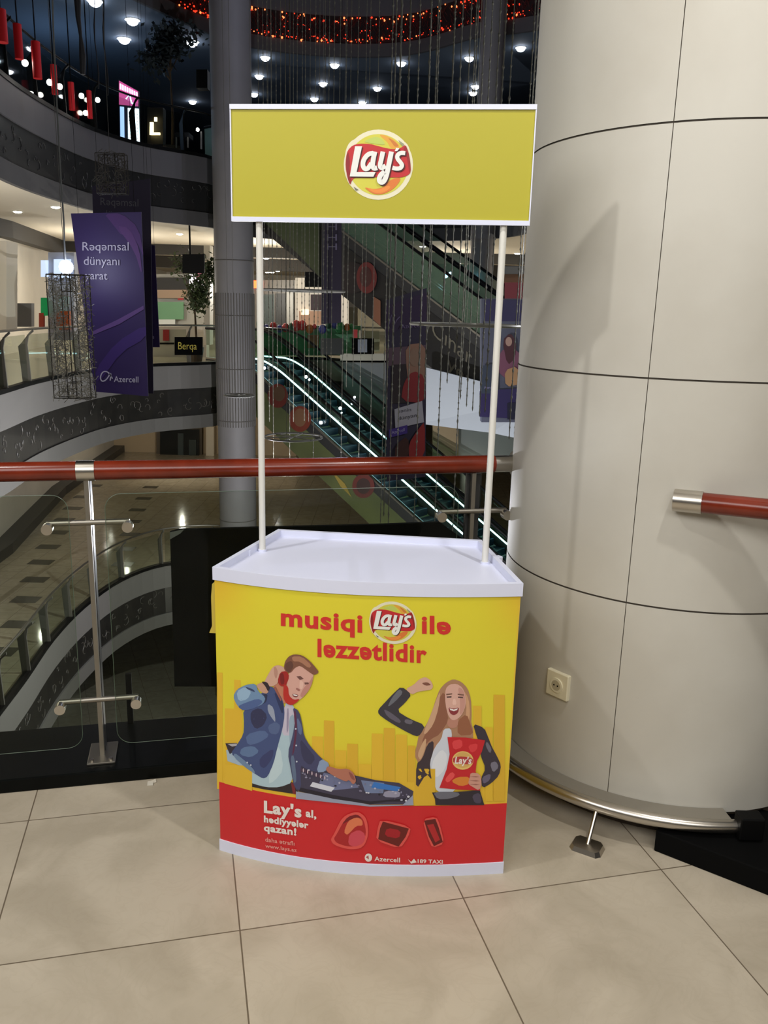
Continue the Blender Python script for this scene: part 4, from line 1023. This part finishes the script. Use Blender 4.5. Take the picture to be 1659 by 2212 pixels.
def wireframe(px0, py0, px1, py1, Y, label, wv=.09, seed=1, m=None):
    """hanging decoration: an upright rectangular frame woven from wire"""
    a, b = at(px0, py0, Y), at(px1, py1, Y); x0, x1, z1, z0 = a[0], b[0], a[2], b[2]
    t = thing('wire_frame_ornament', label, 'hanging decoration', ((x0+x1)/2, Y, z0)); m = m or mat('woven_wire', (138, 134, 122), .5); m2 = mat('woven_wire_core', (70, 66, 60), .6)
    dp = wv
    for nm, (p0, p1) in (('side_bar', ((x0, z0), (x0+wv, z1))), ('side_bar', ((x1-wv, z0), (x1, z1))), ('top_bar', ((x0+wv, z1-wv*1.1), (x1-wv, z1))), ('bottom_bar', ((x0+wv, z0), (x1-wv, z0+wv*1.1)))):
        g = G(); rnd = random.Random(seed); seed += 1
        for cx in (p0[0], p1[0]):
            for cy in (0, dp): g.tube([(cx, Y+cy, p0[1]), (cx, Y+cy, p1[1])], .004, m2, 4)
        for cz in (p0[1], p1[1]):
            for cy in (0, dp): g.tube([(p0[0], Y+cy, cz), (p1[0], Y+cy, cz)], .004, m2, 4)
        area = (p1[0]-p0[0])*(p1[1]-p0[1])
        for k in range(int(area*4200)):
            c = np.array([rnd.uniform(p0[0], p1[0]), Y+rnd.choice([0, dp, rnd.uniform(0, dp)]), rnd.uniform(p0[1], p1[1])]); v = np.array([rnd.gauss(0, 1), rnd.gauss(0, .3), rnd.gauss(0, 1)])*.02
            g.tube([c-v, c+np.array([v[2], 0, -v[0]])*.4, c+v], .0026, m, 3, caps=False)
        g.build(nm, t)
    g = G(); g.tube([((x0+x1)/2, Y, z1), ((x0+x1)/2, Y, 13.9)], .002, m2, 5); g.build('wire', t)
    return t
wireframe(99, 592, 197, 862, 6.2, 'tall woven wire frame hanging beside the bright globe and front purple banner', .105, 3)
wireframe(205, 330, 272, 418, 6.6, 'small dim woven wire frame hanging above the purple banners', .07, 40, mat('dim_woven_wire', (70, 66, 62), .6))
# cable and globe
gl = thing('globe_lamp', 'bright white globe lamp on a long cable left of the purple banners', 'lamp', at(143, 577, 6.6))
g = G(); g.ball(at(143, 577, 6.6), .052, mat('globe_glow', (238, 242, 255), .5, emit=12), 18, 12); g.build('globe', gl, smooth=True)
g = G(); g.tube([at(142, 563, 6.6), at(139, 520, 6.6), at(138, 480, 6.6), at(131, 380, 6.6), at(123, 230, 6.6), at(115, 60, 6.6), at(112, -60, 6.6)], .006, mat('grey_cable', (100, 102, 100), .6), 6); g.build('cable', gl, smooth=True)
lamp('POINT', 'globe_light', tuple(at(143, 577, 6.5)), 1.6, (.75, .8, 1), .05)
# thick twisted ropes hanging at top left
for (x, y1, w_, Y, lb) in [(178, 160, .035, 9, 'thick twisted cord hanging at top left in front of the dark floor'), (232, 205, .012, 10, 'thin dim cord hanging right of the thick twisted cord'), (212, 190, .010, 10.5, 'thin dim cord hanging just beside the thick twisted cord')]:
    p = at(x, y1, Y); g = G(); n = 60; g.tube([(p[0]+.012*math.sin(i*1.3), p[1]+.012*math.cos(i*1.3), p[2]+i*(13.9-p[2])/n) for i in range(n+1)], [w_*(.7+.3*math.sin(i*2.1)) for i in range(n+1)], mat('dim_cord', (44, 43, 46), .7), 6)
    g.build('twisted_rope', label=lb, cat='hanging decoration')

# purple banners
PUR = mat('purple_banner', (52, 32, 96), .5); PURD = mat('dark_purple_banner', (34, 22, 56), .6)
def banner(pts, Y, m, label, name='hanging_banner', top=13.9, th=.01):
    P4 = [at(x, y, Y) for x, y in pts]; c = sum(P4)/4; lo = min(p[2] for p in P4)
    t = thing(name, label, 'banner', (c[0], Y, lo)); g = G(); g.prism(P4, (0, th, 0), m); s = g.build('sheet', t)
    for q in (P4[0]*.9+P4[1]*.1, P4[0]*.1+P4[1]*.9):
        g = G(); g.tube([q+np.array([0, th/2, -.01]), (q[0], Y+th/2, q[2]+.12), (q[0], Y+th/2, top)], .0014, BLK, 4); g.build('hanging_wire', t)
    return t, s, plane_hit((0, Y, 0), (0, 1, 0))
t, s, h = banner([(153, 461), (305, 458), (320, 856), (204, 846)], 7.0, PUR, 'front purple banner with white wording, beside the bright globe lamp')
pr = Print(h, 400, .0012, .002)
pr.poly([(225, 462), (262, 460), (300, 492), (312, 560), (300, 530), (276, 495), (265, 512), (240, 480)], (84, 50, 118), 1)
pr.poly([(250, 487), (280, 492), (302, 540), (308, 600), (290, 540)], (96, 58, 126), 1)
pr.poly([(200, 716), (255, 690), (310, 660), (311, 668), (258, 700), (200, 724)], (104, 72, 140), 0)
pr.poly([(205, 800), (250, 740), (315, 700), (316, 730), (262, 760), (212, 830)], (66, 40, 122), 1)
WB = (206, 200, 224)
pr.text('Rəqəmsal', (178, 541), (278, 541), 19, WB, .0); pr.text('dünyanı', (181, 572), (258, 573), 19, WB, .0); pr.text('yarat', (184, 603), (232, 604), 18, WB, .0)
pr.stroke(smooth_open([(243, 818), (234, 803), (222, 802), (216, 815), (220, 825), (231, 820), (240, 802), (238, 822)]), 2.6, WB)
pr.text('Azercell', (246, 825), (299, 826), 13, WB, .01)
pr.build('printed_lettering', s)
t, s, h = banner([(199, 402), (324, 386), (331, 850), (212, 846)], 8.2, PURD, 'dark purple banner directly behind the front purple one, its heading showing above')
pr = Print(h, 400, .0012, .002); pr.text('Rəqəmsal', (217, 443), (299, 446), 17, (92, 90, 100), .0); pr.text('dünyanı', (222, 470), (290, 472), 17, (80, 78, 92), .0); pr.build('printed_lettering', s)
t, s, h = banner([(322, 528), (334, 530), (345, 750), (324, 750)], 9.4, PUR, 'sliver of a third purple banner at the right edge of the first two')
pr = Print(h, 400, .0012, .002); pr.poly([(318, 726), (333, 726), (333, 732), (318, 732)], (140, 130, 170)); pr.build('printed_lettering', s)
t, s, h = banner([(697, 470), (738, 470), (737, 697), (694, 700)], 15.6, mat('dim_purple_banner', (46, 38, 56), .6), 'narrow dim purple banner hanging among the thin bead strands')
pr = Print(h, 400, .002, .004)
for y in (497, 520, 540): pr.text('H', (706, y), (728, y), 15, (112, 104, 128), .0)
pr.build('printed_lettering', s)
# banner with the photographed woman
t, s, h = banner([(833, 648), (922, 622), (919, 1030), (835, 1040)], 13.2, mat('violet_banner', (52, 45, 64), .6), 'tall advertising banner with a red dressed figure between the escalators')
pr = Print(h, 400, .002, .004)
pr.poly([(834, 660), (922, 632), (922, 700), (833, 720)], (54, 38, 66)); pr.poly([(834, 752), (920, 745), (920, 790), (835, 790)], (96, 74, 84))
pr.poly([(846, 788), (880, 786), (884, 870), (846, 872)], (50, 40, 42)); pr.poly([(876, 745), (918, 740), (920, 800), (915, 860), (890, 870), (878, 800)], (150, 112, 92), 1)
pr.poly([(866, 866), (872, 826), (892, 800), (918, 812), (919, 872)], (140, 44, 46), 1); pr.ell((897, 772), 13, 20, (146, 116, 96))
pr.poly([(852, 884), (912, 866), (916, 912), (854, 926)], (176, 172, 178)); pr.text('sənin', (860, 892), (888, 888), 8, (80, 76, 84), 0); pr.text('dünyan', (860, 908), (900, 900), 8, (80, 76, 84), 0)
pr.poly([(840, 928), (880, 918), (880, 936), (840, 946)], (70, 50, 130)); pr.text('Azercell', (846, 938), (874, 931), 7, (170, 160, 200), 0)
pr.poly([(882, 960), (905, 925), (918, 910), (918, 990), (884, 996)], (150, 44, 42), 1); pr.poly([(855, 960), (882, 940), (884, 990), (852, 994)], (70, 40, 34), 1)
pr.stroke([(838, 710), (846, 680), (850, 706), (858, 690), (864, 684)], 2, (110, 96, 130)); pr.text('Azercell', (866, 710), (912, 706), 9, (110, 96, 130), 0)
pr.build('printed_picture', s)

# ================================================================== BACKGROUND THINGS ACROSS THE ATRIUM
def slab(px0, py0, px1, py1, Y, th, m, name, label, cat, parent=None, skew=0, group=None):
    P4 = [at(px0, py0, Y), at(px1, py0, Y+skew), at(px1, py1, Y+skew), at(px0, py1, Y)]
    g = G(); g.prism(P4, (0, th, 0), m)
    if parent is not None: return g.build(name, parent)
    return g.build(name, label=label, cat=cat, group=group)
def shop(name, label, cat, Y, parts, base=None):
    b = base or (parts[0][1], parts[0][4]); t = thing(name, label, cat, at((parts[0][1]+parts[0][3])/2, parts[0][4], Y))
    for k, p in enumerate(parts):
        nm, x0, y0, x1, y1, th, m = p; slab(x0, y0, x1, y1, Y-.04*k-(th if k else 0), th, m, nm, None, None, t)
    return t
m_ = lambda n, c, e=0, r=.6: mat(n, c, r, emit=e)
# left lit gallery
slab(28, 655, 68, 706, 22.6, .18, m_('grey_cabinet', (120, 118, 118)), 'fire_cabinet', 'grey fire hose cabinet on the white wall at the left edge', 'cabinet')
g = G(); g.prism([at(31, 658, 22.59)], (0, .01, 0), EMW) if False else None
shop('corner_shop', 'brightly lit glass fronted shop behind the hanging wire frame at left', 'shop', 24.5, [
    ('wall_panel', 104, 545, 160, 735, .3, m_('bluish_white_panel', (176, 182, 200))), ('shop_window', 88, 562, 103, 598, .05, m_('cold_lit_window', (205, 225, 255), .45)),
    ('shop_window', 116, 560, 152, 600, .05, m_('cold_lit_window', (205, 225, 255), 1.6)), ('green_sign', 88, 643, 101, 682, .12, m_('green_sign', (20, 130, 70), .25)), ('red_board', 84, 676, 94, 708, .1, m_('orange_red_board', (196, 80, 60))),
    ('orange_board', 122, 672, 150, 712, .1, m_('orange_board', (190, 92, 40))), ('teal_glass', 126, 640, 148, 690, .05, m_('pale_teal_glass', (150, 180, 184)))])
shop('pillar', 'square white pillar in the lit gallery near the left edge', 'pillar', 20.5, [('pillar_shaft', -30, 520, 14, 712, .6, m_('cream_pillar', (212, 204, 188))), ])
# shop behind the plant
slab(440, 530, 453, 745, 26, .5, m_('white_pillar', (225, 216, 198)), 'pillar', 'slim white pillar immediately left of the tall grey column', 'pillar')
shop('storefront', 'storefront with shelves behind the leafy tree left of the grey column', 'shop', 32, [
    ('wall_panel', 330, 592, 445, 742, .5, m_('storefront_grey', (150, 148, 140))), ('sign_fascia', 336, 600, 410, 626, .2, m_('dark_fascia_sign', (26, 24, 22))), ('shelf', 338, 626, 402, 644, .2, m_('crowded_shelf', (150, 126, 104))),
    ('red_poster', 384, 624, 396, 648, .05, m_('red_poster', (180, 40, 44))), ('green_poster', 340, 652, 396, 690, .1, m_('green_poster', (96, 140, 104))), ('white_poster', 342, 690, 378, 706, .05, m_('white_poster', (196, 200, 196))), ('lit_panel', 409, 590, 440, 626, .06, m_('white_lit_panel', (226, 222, 232), .5)), ('pink_poster', 424, 588, 436, 602, .02, m_('pink_poster', (200, 60, 100)))])
shop('display_counter', 'low white display counter with a red round logo beneath the storefront', 'counter', 26.5, [
    ('counter_front', 318, 705, 446, 778, .4, m_('white_counter_front', (200, 194, 184))), ('red_emblem', 352, 712, 365, 736, .03, m_('red_emblem', (180, 44, 46))), ('black_band', 345, 740, 376, 744, .03, BLK)])
def hung_sign(x0, y0, x1, y1, Y, txt, label, c=(176, 160, 60), m=None):
    t = thing('sign_board', label, 'sign', at((x0+x1)/2, y1, Y)); b = slab(x0, y0, x1, y1, Y, .06, m or mat('black_sign_board', (4, 4, 4), .7, spec=.05), 'board', None, None, t)
    if txt:
        pr = Print(plane_hit((0, Y, 0), (0, 1, 0)), 400, .004, .006); pr.text(txt, (x0+(x1-x0)*.13, y0+(y1-y0)*.68), (x1-(x1-x0)*.2, y0+(y1-y0)*.7), (y1-y0)*.42, c, 0); pr.build('lettering', b)
    return t
hung_sign(377, 728, 437, 767, 22.7, 'Berqa', 'black sign with dull gold lettering fixed to the railing under the leafy tree')
hung_sign(692, 731, 742, 766, 25.2, None, 'dark sign box on the railing, left of the other dark box', m=m_('olive_black_board', (26, 28, 18)))
t = hung_sign(760, 731, 808, 765, 25.2, None, 'black sign box with a pale device picture, on the railing by the white wall')
slab(773, 733, 793, 761, 25.15, .02, m_('pale_grey_print', (130, 134, 142)), 'printed_picture', None, None, t)
shop('storefront', 'dark shop window on the lower floor, just above the handrail left of the grey column', 'shop', 39.6, [
    ('shop_frame', 338, 922, 436, 996, .3, m_('taupe_frame', (90, 80, 66))), ('shop_window', 346, 928, 430, 994, .1, m_('dark_shop_glass', (20, 24, 24), r=.2)), ('window_display', 356, 940, 372, 990, .05, m_('dim_display', (52, 62, 60))), ('window_display', 384, 936, 396, 985, .05, m_('dim_display', (52, 62, 60))), ('window_display', 408, 950, 424, 990, .05, m_('dim_display', (52, 62, 60)))])
slab(445, 922, 462, 1000, 39.5, .4, m_('white_pillar', (225, 216, 198)), 'pillar', 'pale pillar on the lower floor seen above the handrail beside the grey column', 'pillar')
# hanging screens
t = thing('hanging_screen', 'black square screen hanging from the ceiling above the leafy tree', 'screen', at(415, 590, 23.5)); slab(394, 549, 441, 590, 23.5, .08, BLK, 'screen', None, None, t)
g = G(); g.tube([at(411, 552, 23.54), (at(411, 552, 23.54)[0], 23.54, 3.7)], .025, BLK, 6); g.build('ceiling_pole', t)
t = thing('hanging_screen', 'black square screen hanging among the thin bead strands left of the dim purple banner', 'screen', at(680, 618, 28)); slab(659, 587, 696, 620, 28, .08, BLK, 'screen', None, None, t)
g = G(); g.tube([at(678, 590, 28.04), (at(678, 590, 28.04)[0], 28.04, 3.7)], .02, BLK, 6); g.build('ceiling_pole', t)
t = thing('speaker_box', 'black loudspeaker box on the side of the tall grey column, upper floor', 'speaker', at(437, 190, 23)); slab(424, 150, 448, 190, 22.4, .3, BLK, 'cabinet', None, None, t)
# shops seen between the poles
shop('storefront', 'dark storefront with red glowing sign at far left between the poles', 'shop', 38, [
    ('wall_panel', 545, 605, 640, 745, .5, m_('dim_store_wall', (84, 80, 74))), ('red_sign', 541, 606, 566, 622, .1, m_('red_orange_glow', (255, 84, 40), 2.2)), ('doorway', 568, 636, 592, 702, .05, m_('teal_dark_door', (40, 50, 48))), ('doorway', 596, 634, 616, 702, .05, m_('black_door', (16, 16, 14))), ('grey_panel', 618, 630, 634, 702, .1, m_('mid_grey_panel', (110, 108, 102)))])
shop('storefront', 'bright white storefront with small displays behind the thin bead strands', 'shop', 35, [
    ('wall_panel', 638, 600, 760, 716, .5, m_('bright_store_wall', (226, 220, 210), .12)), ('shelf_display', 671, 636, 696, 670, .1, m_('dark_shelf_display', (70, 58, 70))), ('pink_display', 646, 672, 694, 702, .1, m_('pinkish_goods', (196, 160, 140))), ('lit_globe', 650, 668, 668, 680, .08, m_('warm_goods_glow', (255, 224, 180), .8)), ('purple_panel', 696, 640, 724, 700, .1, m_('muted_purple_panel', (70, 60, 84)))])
shop('white_wall_block', 'plain white wall panel seen under the upper escalator', 'wall panel', 29, [('panel', 770, 630, 850, 716, .4, m_('plain_white_wall', (226, 220, 204)))])
shop('pillar', 'grey brown square pillar under the upper escalator', 'pillar', 28.4, [('pillar_shaft', 753, 560, 772, 740, .4, m_('taupe_pillar', (96, 88, 78)))])
# play corner
pt = thing('play_corner', 'low green play corner with red and blue pieces at the head of the lower escalators', 'play area', at(670, 760, 27))
slab(560, 704, 782, 768, 27.5, .4, m_('green_play_wall', (64, 120, 84)), 'low_wall', None, None, pt)
rnd = random.Random(8)
for k in range(16):
    x = 565+k*13+rnd.uniform(-4, 4); c = rnd.choice([('play_red', (180, 50, 50)), ('play_blue', (54, 60, 130)), ('play_green', (40, 120, 70)), ('play_dark_green', (30, 80, 56)), ('play_orange', (170, 100, 50))])
    y = rnd.uniform(698, 712); p = at(x, y, 27.2); g = G(); g.ball(p, rnd.uniform(.07, .17), m_(*c), 8, 5, 1.2); g.build('soft_toy', pt)
slab(762, 712, 772, 730, 26.8, .1, m_('bright_red_post', (210, 60, 60)), 'red_block', None, None, pt)
slab(775, 714, 820, 760, 26.9, .2, m_('cream_counter', (206, 196, 168)), 'cream_counter', None, None, pt)
slab(664, 724, 688, 752, 26.6, .2, m_('brown_goods', (110, 76, 40)), 'brown_block', None, None, pt)
slab(735, 764, 858, 779, 25.6, .06, m_('white_kick_band', (200, 192, 172)), 'parapet_panel', 'white parapet band with dark marks above the grey wall by the escalators', 'panel')
# grey wall under the landing and right fascia
GW = mat('grey_landing_wall', (132, 134, 134), .7)
g = G(); g.prism([at(742, 783, 25.9), at(880, 785, 25.9), at(880, 1000, 25.9), at(742, 935, 25.9)], (0, .2, 0), GW); g.build('wall_landing', kind='structure')
RW = mat('lit_right_fascia', (178, 184, 190), .6)  # lit stretch of the floor fascia, its brightness put into a paler colour
g = G(); g.prism([at(905, 790, 20.9), at(1180, 860, 19.4), at(1180, 960, 19.4), at(1060, 935, 19.9), at(905, 915, 20.9)], (0, .2, 0), RW); g.build('wall_right', kind='structure')
slab(935, 915, 990, 1010, 24, .3, m_('beige_shop_wall', (176, 150, 112)), 'wall_panel', 'beige wall panel on the lower floor beneath the pale wall at right', 'wall panel')
slab(990, 925, 1110, 1020, 24.2, .3, m_('grey_green_wall', (128, 134, 128)), 'wall_panel', 'grey green wall panel on the lower floor near the right end of the handrail', 'wall panel')
# right kiosk with posters
kt = thing('poster_stand', 'blue and purple poster stand with printed people between right pole and column', 'poster stand', at(1085, 910, 17.5))
b = slab(1040, 645, 1180, 912, 17.5, .3, m_('kiosk_blue_grey', (84, 86, 102)), 'panel', None, None, kt)
pr = Print(plane_hit((0, 17.5, 0), (0, 1, 0)), 400, .004, .008)
pr.poly([(1046, 648), (1130, 648), (1130, 694), (1046, 694)], (40, 32, 76)); pr.poly([(1090, 610), (1130, 610), (1130, 645), (1090, 645)], (120, 26, 34)); pr.poly([(1075, 756), (1125, 756), (1125, 800), (1080, 820)], (120, 70, 90), 1)
pr.poly([(1085, 735), (1103, 718), (1116, 740), (1112, 775), (1096, 790)], (70, 26, 34), 1); pr.ell((1099, 738), 7, 10, (176, 140, 124)); pr.poly([(1090, 800), (1118, 790), (1125, 830), (1092, 836)], (170, 130, 90), 1)
pr.poly([(1036, 845), (1130, 838), (1130, 905), (1036, 900)], (44, 34, 80)); pr.poly([(1040, 790), (1072, 785), (1072, 850), (1040, 850)], (52, 60, 76)); pr.text('Azercell', (1046, 840), (1066, 840), 6, (150, 140, 180), 0)
pr.poly([(1096, 870), (1128, 870), (1128, 906), (1096, 906)], (24, 22, 44)); pr.build('printed_people', b)
slab(1086, 592, 1180, 642, 24, .3, m_('orange_fascia', (186, 140, 106)), 'shop_fascia', 'orange and white shop fascia between the right pole and the column', 'shop sign')
slab(1088, 575, 1180, 592, 23.9, .1, m_('white_fascia_line', (170, 170, 166)), 'shop_sign', 'pale lettered strip above the orange fascia beside the column', 'shop sign')
slab(1088, 615, 1180, 648, 23.7, .1, m_('maroon_board', (110, 26, 32)), 'shop_board', 'maroon board under the orange fascia beside the column', 'board')

# trees
def tree(px, py, Y, hpx, wpx, label, leafm, zb, n=420, seed=1, leaf=.09):
    base = at(px, py, Y); H = hpx*Y/FPX; Wd = wpx*Y/FPX; t = thing('potted_tree', label, 'tree', (base[0], Y, zb)); rnd = random.Random(seed); bark = mat('tree_bark', (84, 66, 46), .8)
    g = G(); g.tube([(base[0], Y, zb), (base[0]+.04, Y, zb+(base[2]-zb)*.6), (base[0], Y, base[2]+H*.5)], [.05, .035, .015], bark, 6)
    tips = []
    for k in range(9):
        a = rnd.uniform(0, 6.28); r = Wd*.45*rnd.uniform(.5, 1); z = base[2]+H*rnd.uniform(.1, .95); p = np.array([base[0]+r*math.cos(a), Y+r*math.sin(a)*.6, z]); tips.append(p)
        g.tube([(base[0], Y, base[2]+(z-base[2])*.3), p], [.018, .006], bark, 5)
    g.build('trunk', t)
    g = G()
    for k in range(n):
        tp = rnd.choice(tips); c = tp+np.array([rnd.gauss(0, Wd*.13), rnd.gauss(0, Wd*.1), rnd.gauss(0, H*.1)]); a = np.array([rnd.gauss(0, 1), rnd.gauss(0, 1), rnd.gauss(0, 1)]); a /= np.linalg.norm(a); b = np.cross(a, [0, .3, 1]); b /= np.linalg.norm(b)+1e-6
        l = leaf*rnd.uniform(.6, 1.2); g.add([c, c+a*l*.5+b*l*.28, c+a*l, c+a*l*.5-b*l*.28], [(0, 1, 2, 3)], leafm)
    g.build('foliage', t)['kind'] = 'stuff'
    g = G(); g.tube([(base[0], Y, zb), (base[0], Y, zb+.42)], [.18, .25], m_('tree_pot', (110, 100, 88)), 14); g.build('pot', t)
tree(420, 690, 24.3, 130, 80, 'leafy green tree on the lit floor left of the grey column', mat('leaf_olive', (92, 104, 62), .6, rgb2=(60, 74, 44), vscale=3), .0, 1700, 4, .14)
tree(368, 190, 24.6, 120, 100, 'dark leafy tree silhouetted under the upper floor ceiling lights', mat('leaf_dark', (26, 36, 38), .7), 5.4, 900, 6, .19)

# upper floor things
HANG = [(-6, 20, 22, 72, 12.6), (34, 52, 16, 76, 14), (73, 90, 17, 80, 15.5), (113, 140, 12, 64, 17), (150, 178, 12, 60, 18.5), (190, 196, 10, 60, 20)]
RC = mat('red_lit_cloth', (190, 14, 22), .6, emit=.03)
for k, (x, y0, w_, h_, Y) in enumerate(HANG):
    t = thing('hanging_lantern', 'red cloth lantern hanging on the dark upper floor, %s from the left edge' % ['first', 'second', 'third', 'fourth', 'fifth', 'sixth'][k], 'lantern', at(x+w_/2, y0+h_, Y), 'red lanterns along the dark upper floor')
    a = at(x+w_/2, y0+h_, Y); b = at(x+w_/2, y0, Y); r = w_/2*Y/FPX
    g = G(); g.tube([(a[0], Y, a[2]), (a[0], Y, b[2])], r, RC, 12); g.build('shade', t, smooth=True)
    g = G(); g.tube([(a[0], Y, b[2]), (a[0], Y, 9.12)], .012, BLK, 5); g.build('cord', t)
mt = thing('lightbox_poster', 'tall glowing pink and white poster lightbox on the upper floor', 'poster', at(280, 312, 22.5))
LB = [(256, 172), (299, 196), (302, 312), (259, 300)]
g = G(); Pq = [at(x, y, 22.5) for x, y in LB]; g.prism(Pq, (0, .1, 0), m_('lightbox_case', (60, 58, 74))); lb = g.build('case', mt)
pr = Print(plane_hit((0, 22.5, 0), (0, 1, 0)), 400, .004, .006)
em = lambda n, c, e: mat(n, c, .5, emit=e)
pr.poly([(257, 174), (298, 197), (299, 230), (257, 226)], None, m=em('lightbox_magenta', (150, 60, 110), .9)); pr.poly([(276, 233), (300, 235), (302, 311), (277, 307)], None, m=em('lightbox_white', (206, 236, 250), 2.2)); pr.poly([(259, 230), (268, 231), (269, 301), (260, 299)], None, m=em('lightbox_blue', (140, 170, 220), 1.2))
rnd = random.Random(2)
for k in range(8):
    x = 259+k*5; pr.poly([(x, 180+k*2.6), (x+3, 182+k*2.6), (x+3, 194+k*2), (x, 192+k*2)], None, m=em('lightbox_pale', (240, 220, 235), 2.0))
for k in range(9): pr.text('mlrt', (278, 246+k*7.4), (299, 249+k*7.4), 3.5, None, 0, m=em('lightbox_dark_text', (60, 80, 110), 0))
pr.stroke([(272, 214), (280, 204), (284, 222), (292, 226)], 3, None, m=em('lightbox_cyan', (160, 220, 250), 2.0))
pr.build('glowing_artwork', lb)
shop('display_case', 'small warm lit display case to the right of the glowing poster, upper floor', 'display case', 24.6, [('case_body', 318, 232, 352, 312, .3, m_('case_dark', (34, 30, 28))), ('lit_shelf', 323, 264, 331, 291, .05, m_('warm_case_glow', (255, 230, 170), 2.4)), ('lit_shelf', 326, 286, 345, 291, .06, m_('warm_case_glow', (255, 230, 170))), ('lit_spot', 333, 253, 339, 262, .04, m_('warm_case_glow', (255, 230, 170)))])
t = thing('side_table', 'small dark table with pale legs beside the column on the upper floor', 'table', at(395, 318, 23.8))
slab(378, 286, 408, 296, 23.8, .5, m_('dark_table_cloth', (20, 24, 34)), 'table_top', None, None, t)
for x in (379, 390, 404): slab(x, 296, x+2.5, 319, 23.8, .05, m_('pale_table_leg', (130, 130, 130)), 'leg', None, None, t)
t = thing('pole_stand', 'thin pale pole with a bright top near the column on the upper floor', 'stand', at(434, 322, 23.6)); slab(433, 284, 436, 322, 23.6, .05, m_('pale_table_leg', (130, 130, 130)), 'pole', None, None, t)
g = G(); g.ball(at(427, 280, 23.6), .045, EMW, 8, 5); g.build('bulb', t)

# downlights
def downlight(p, r, m, label, group, fixed=[None]):
    key = (m.name,)
    if key not in DL:
        t = thing('downlight', label, 'ceiling light', p, group)
        g = G(); g.tube([(p[0], p[1], p[2]-.004), (p[0], p[1], p[2]+.03)], .11, m_('downlight_trim', (190, 186, 178)), 16); g.build('trim_ring', t)
        g = G(); g.ball((p[0], p[1], p[2]-.01), .085, m, 14, 8, .75 if m is EMC else .25); g.build('lens', t); DL[key] = t; t.scale = (r,)*3; return t
    t = dup(DL[key], p, label, group); t.scale = (r,)*3; return t
DL = {}
ORD = ['first', 'second', 'third', 'fourth', 'fifth', 'sixth', 'seventh', 'eighth', 'ninth', 'tenth', 'eleventh', 'twelfth', 'thirteenth', 'fourteenth']
def rank(lst, x): return ORD[sorted(lst).index(x)]
LST = [(12, 483), (38, 457), (120, 447), (388, 505)]
for (x, y) in LST:
    downlight(onz(x, y, 3.695), 1.15, EMW, 'white downlight in the bright opposite ceiling, %s from the left edge' % rank([a[0] for a in LST], x), 'downlights in the bright left ceiling')
LST = [(575, 558), (563, 567), (600, 585), (613, 578), (628, 573), (645, 569), (665, 563), (588, 592), (578, 602), (554, 580), (692, 584)]
for (x, y) in LST:
    downlight(onz(x, min(y, 588), 3.695), 1.5, EMW, 'tiny downlight in the deep lit hall between the poles, %s from the left' % rank([a[0] for a in LST], x), 'downlights in the deep hall')
LST = [(913, 532), (991, 568), (1118, 547)]
for (x, y) in LST:
    downlight(onz(x, y, 3.695), 1.3, EMW, 'downlight near the right pole in the opposite gallery, %s from the left' % rank([a[0] for a in LST], x), 'downlights at the right pole')
for (x, y) in [(272, 1040), (267, 1065), (260, 1092), (254, 1108), (248, 1134), (240, 1162), (232, 1187), (118, 1095)]:
    downlight(onz(x, y, -9.1)*np.array([1, 1, 0])+np.array([0, 0, -1.705]), 1.1, EMW, 'ceiling downlight of the lower floor, mirrored as a spot in its polished tiles', 'downlights of the lower floor')
LST = [(286, 43), (268, 84), (415, 90), (205, 2)]
for (x, y) in LST:
    downlight(onz(x, y, 9.095), 1.9, EMC, 'cool downlight in the dark upper left ceiling, %s from the left' % rank([a[0] for a in LST], x), 'downlights in the dark upper left ceiling')
LST = [(573, 124), (560, 164), (549, 203), (723, 140), (698, 180), (679, 213), (867, 136), (815, 190), (783, 221), (1014, 125), (1027, 186), (1022, 200), (1125, 103), (416, 219)]
for (x, y) in LST:
    downlight(onz(x, y, 9.095), 1.5, EMC, 'cool spotlight in the dark storey above the header sign, %s from the left' % rank([a[0] for a in LST], x), 'spotlights above the header sign')
for (x, y, Y) in [(54, 136, 15.5), (107, 178, 17), (129, 187, 17.5), (176, 207, 19), (211, 216, 20.5), (185, 244, 20), (33, 229, 20)]:
    g = G(); g.ball(at(x, y, Y), .055, EMW, 8, 6); g.build('wall_spotlight', label='small warm spotlight low on the dark upper floor, %s from the left edge' % rank([33, 54, 107, 129, 176, 185, 211], x), cat='light', group='small spotlights on the dark upper floor')
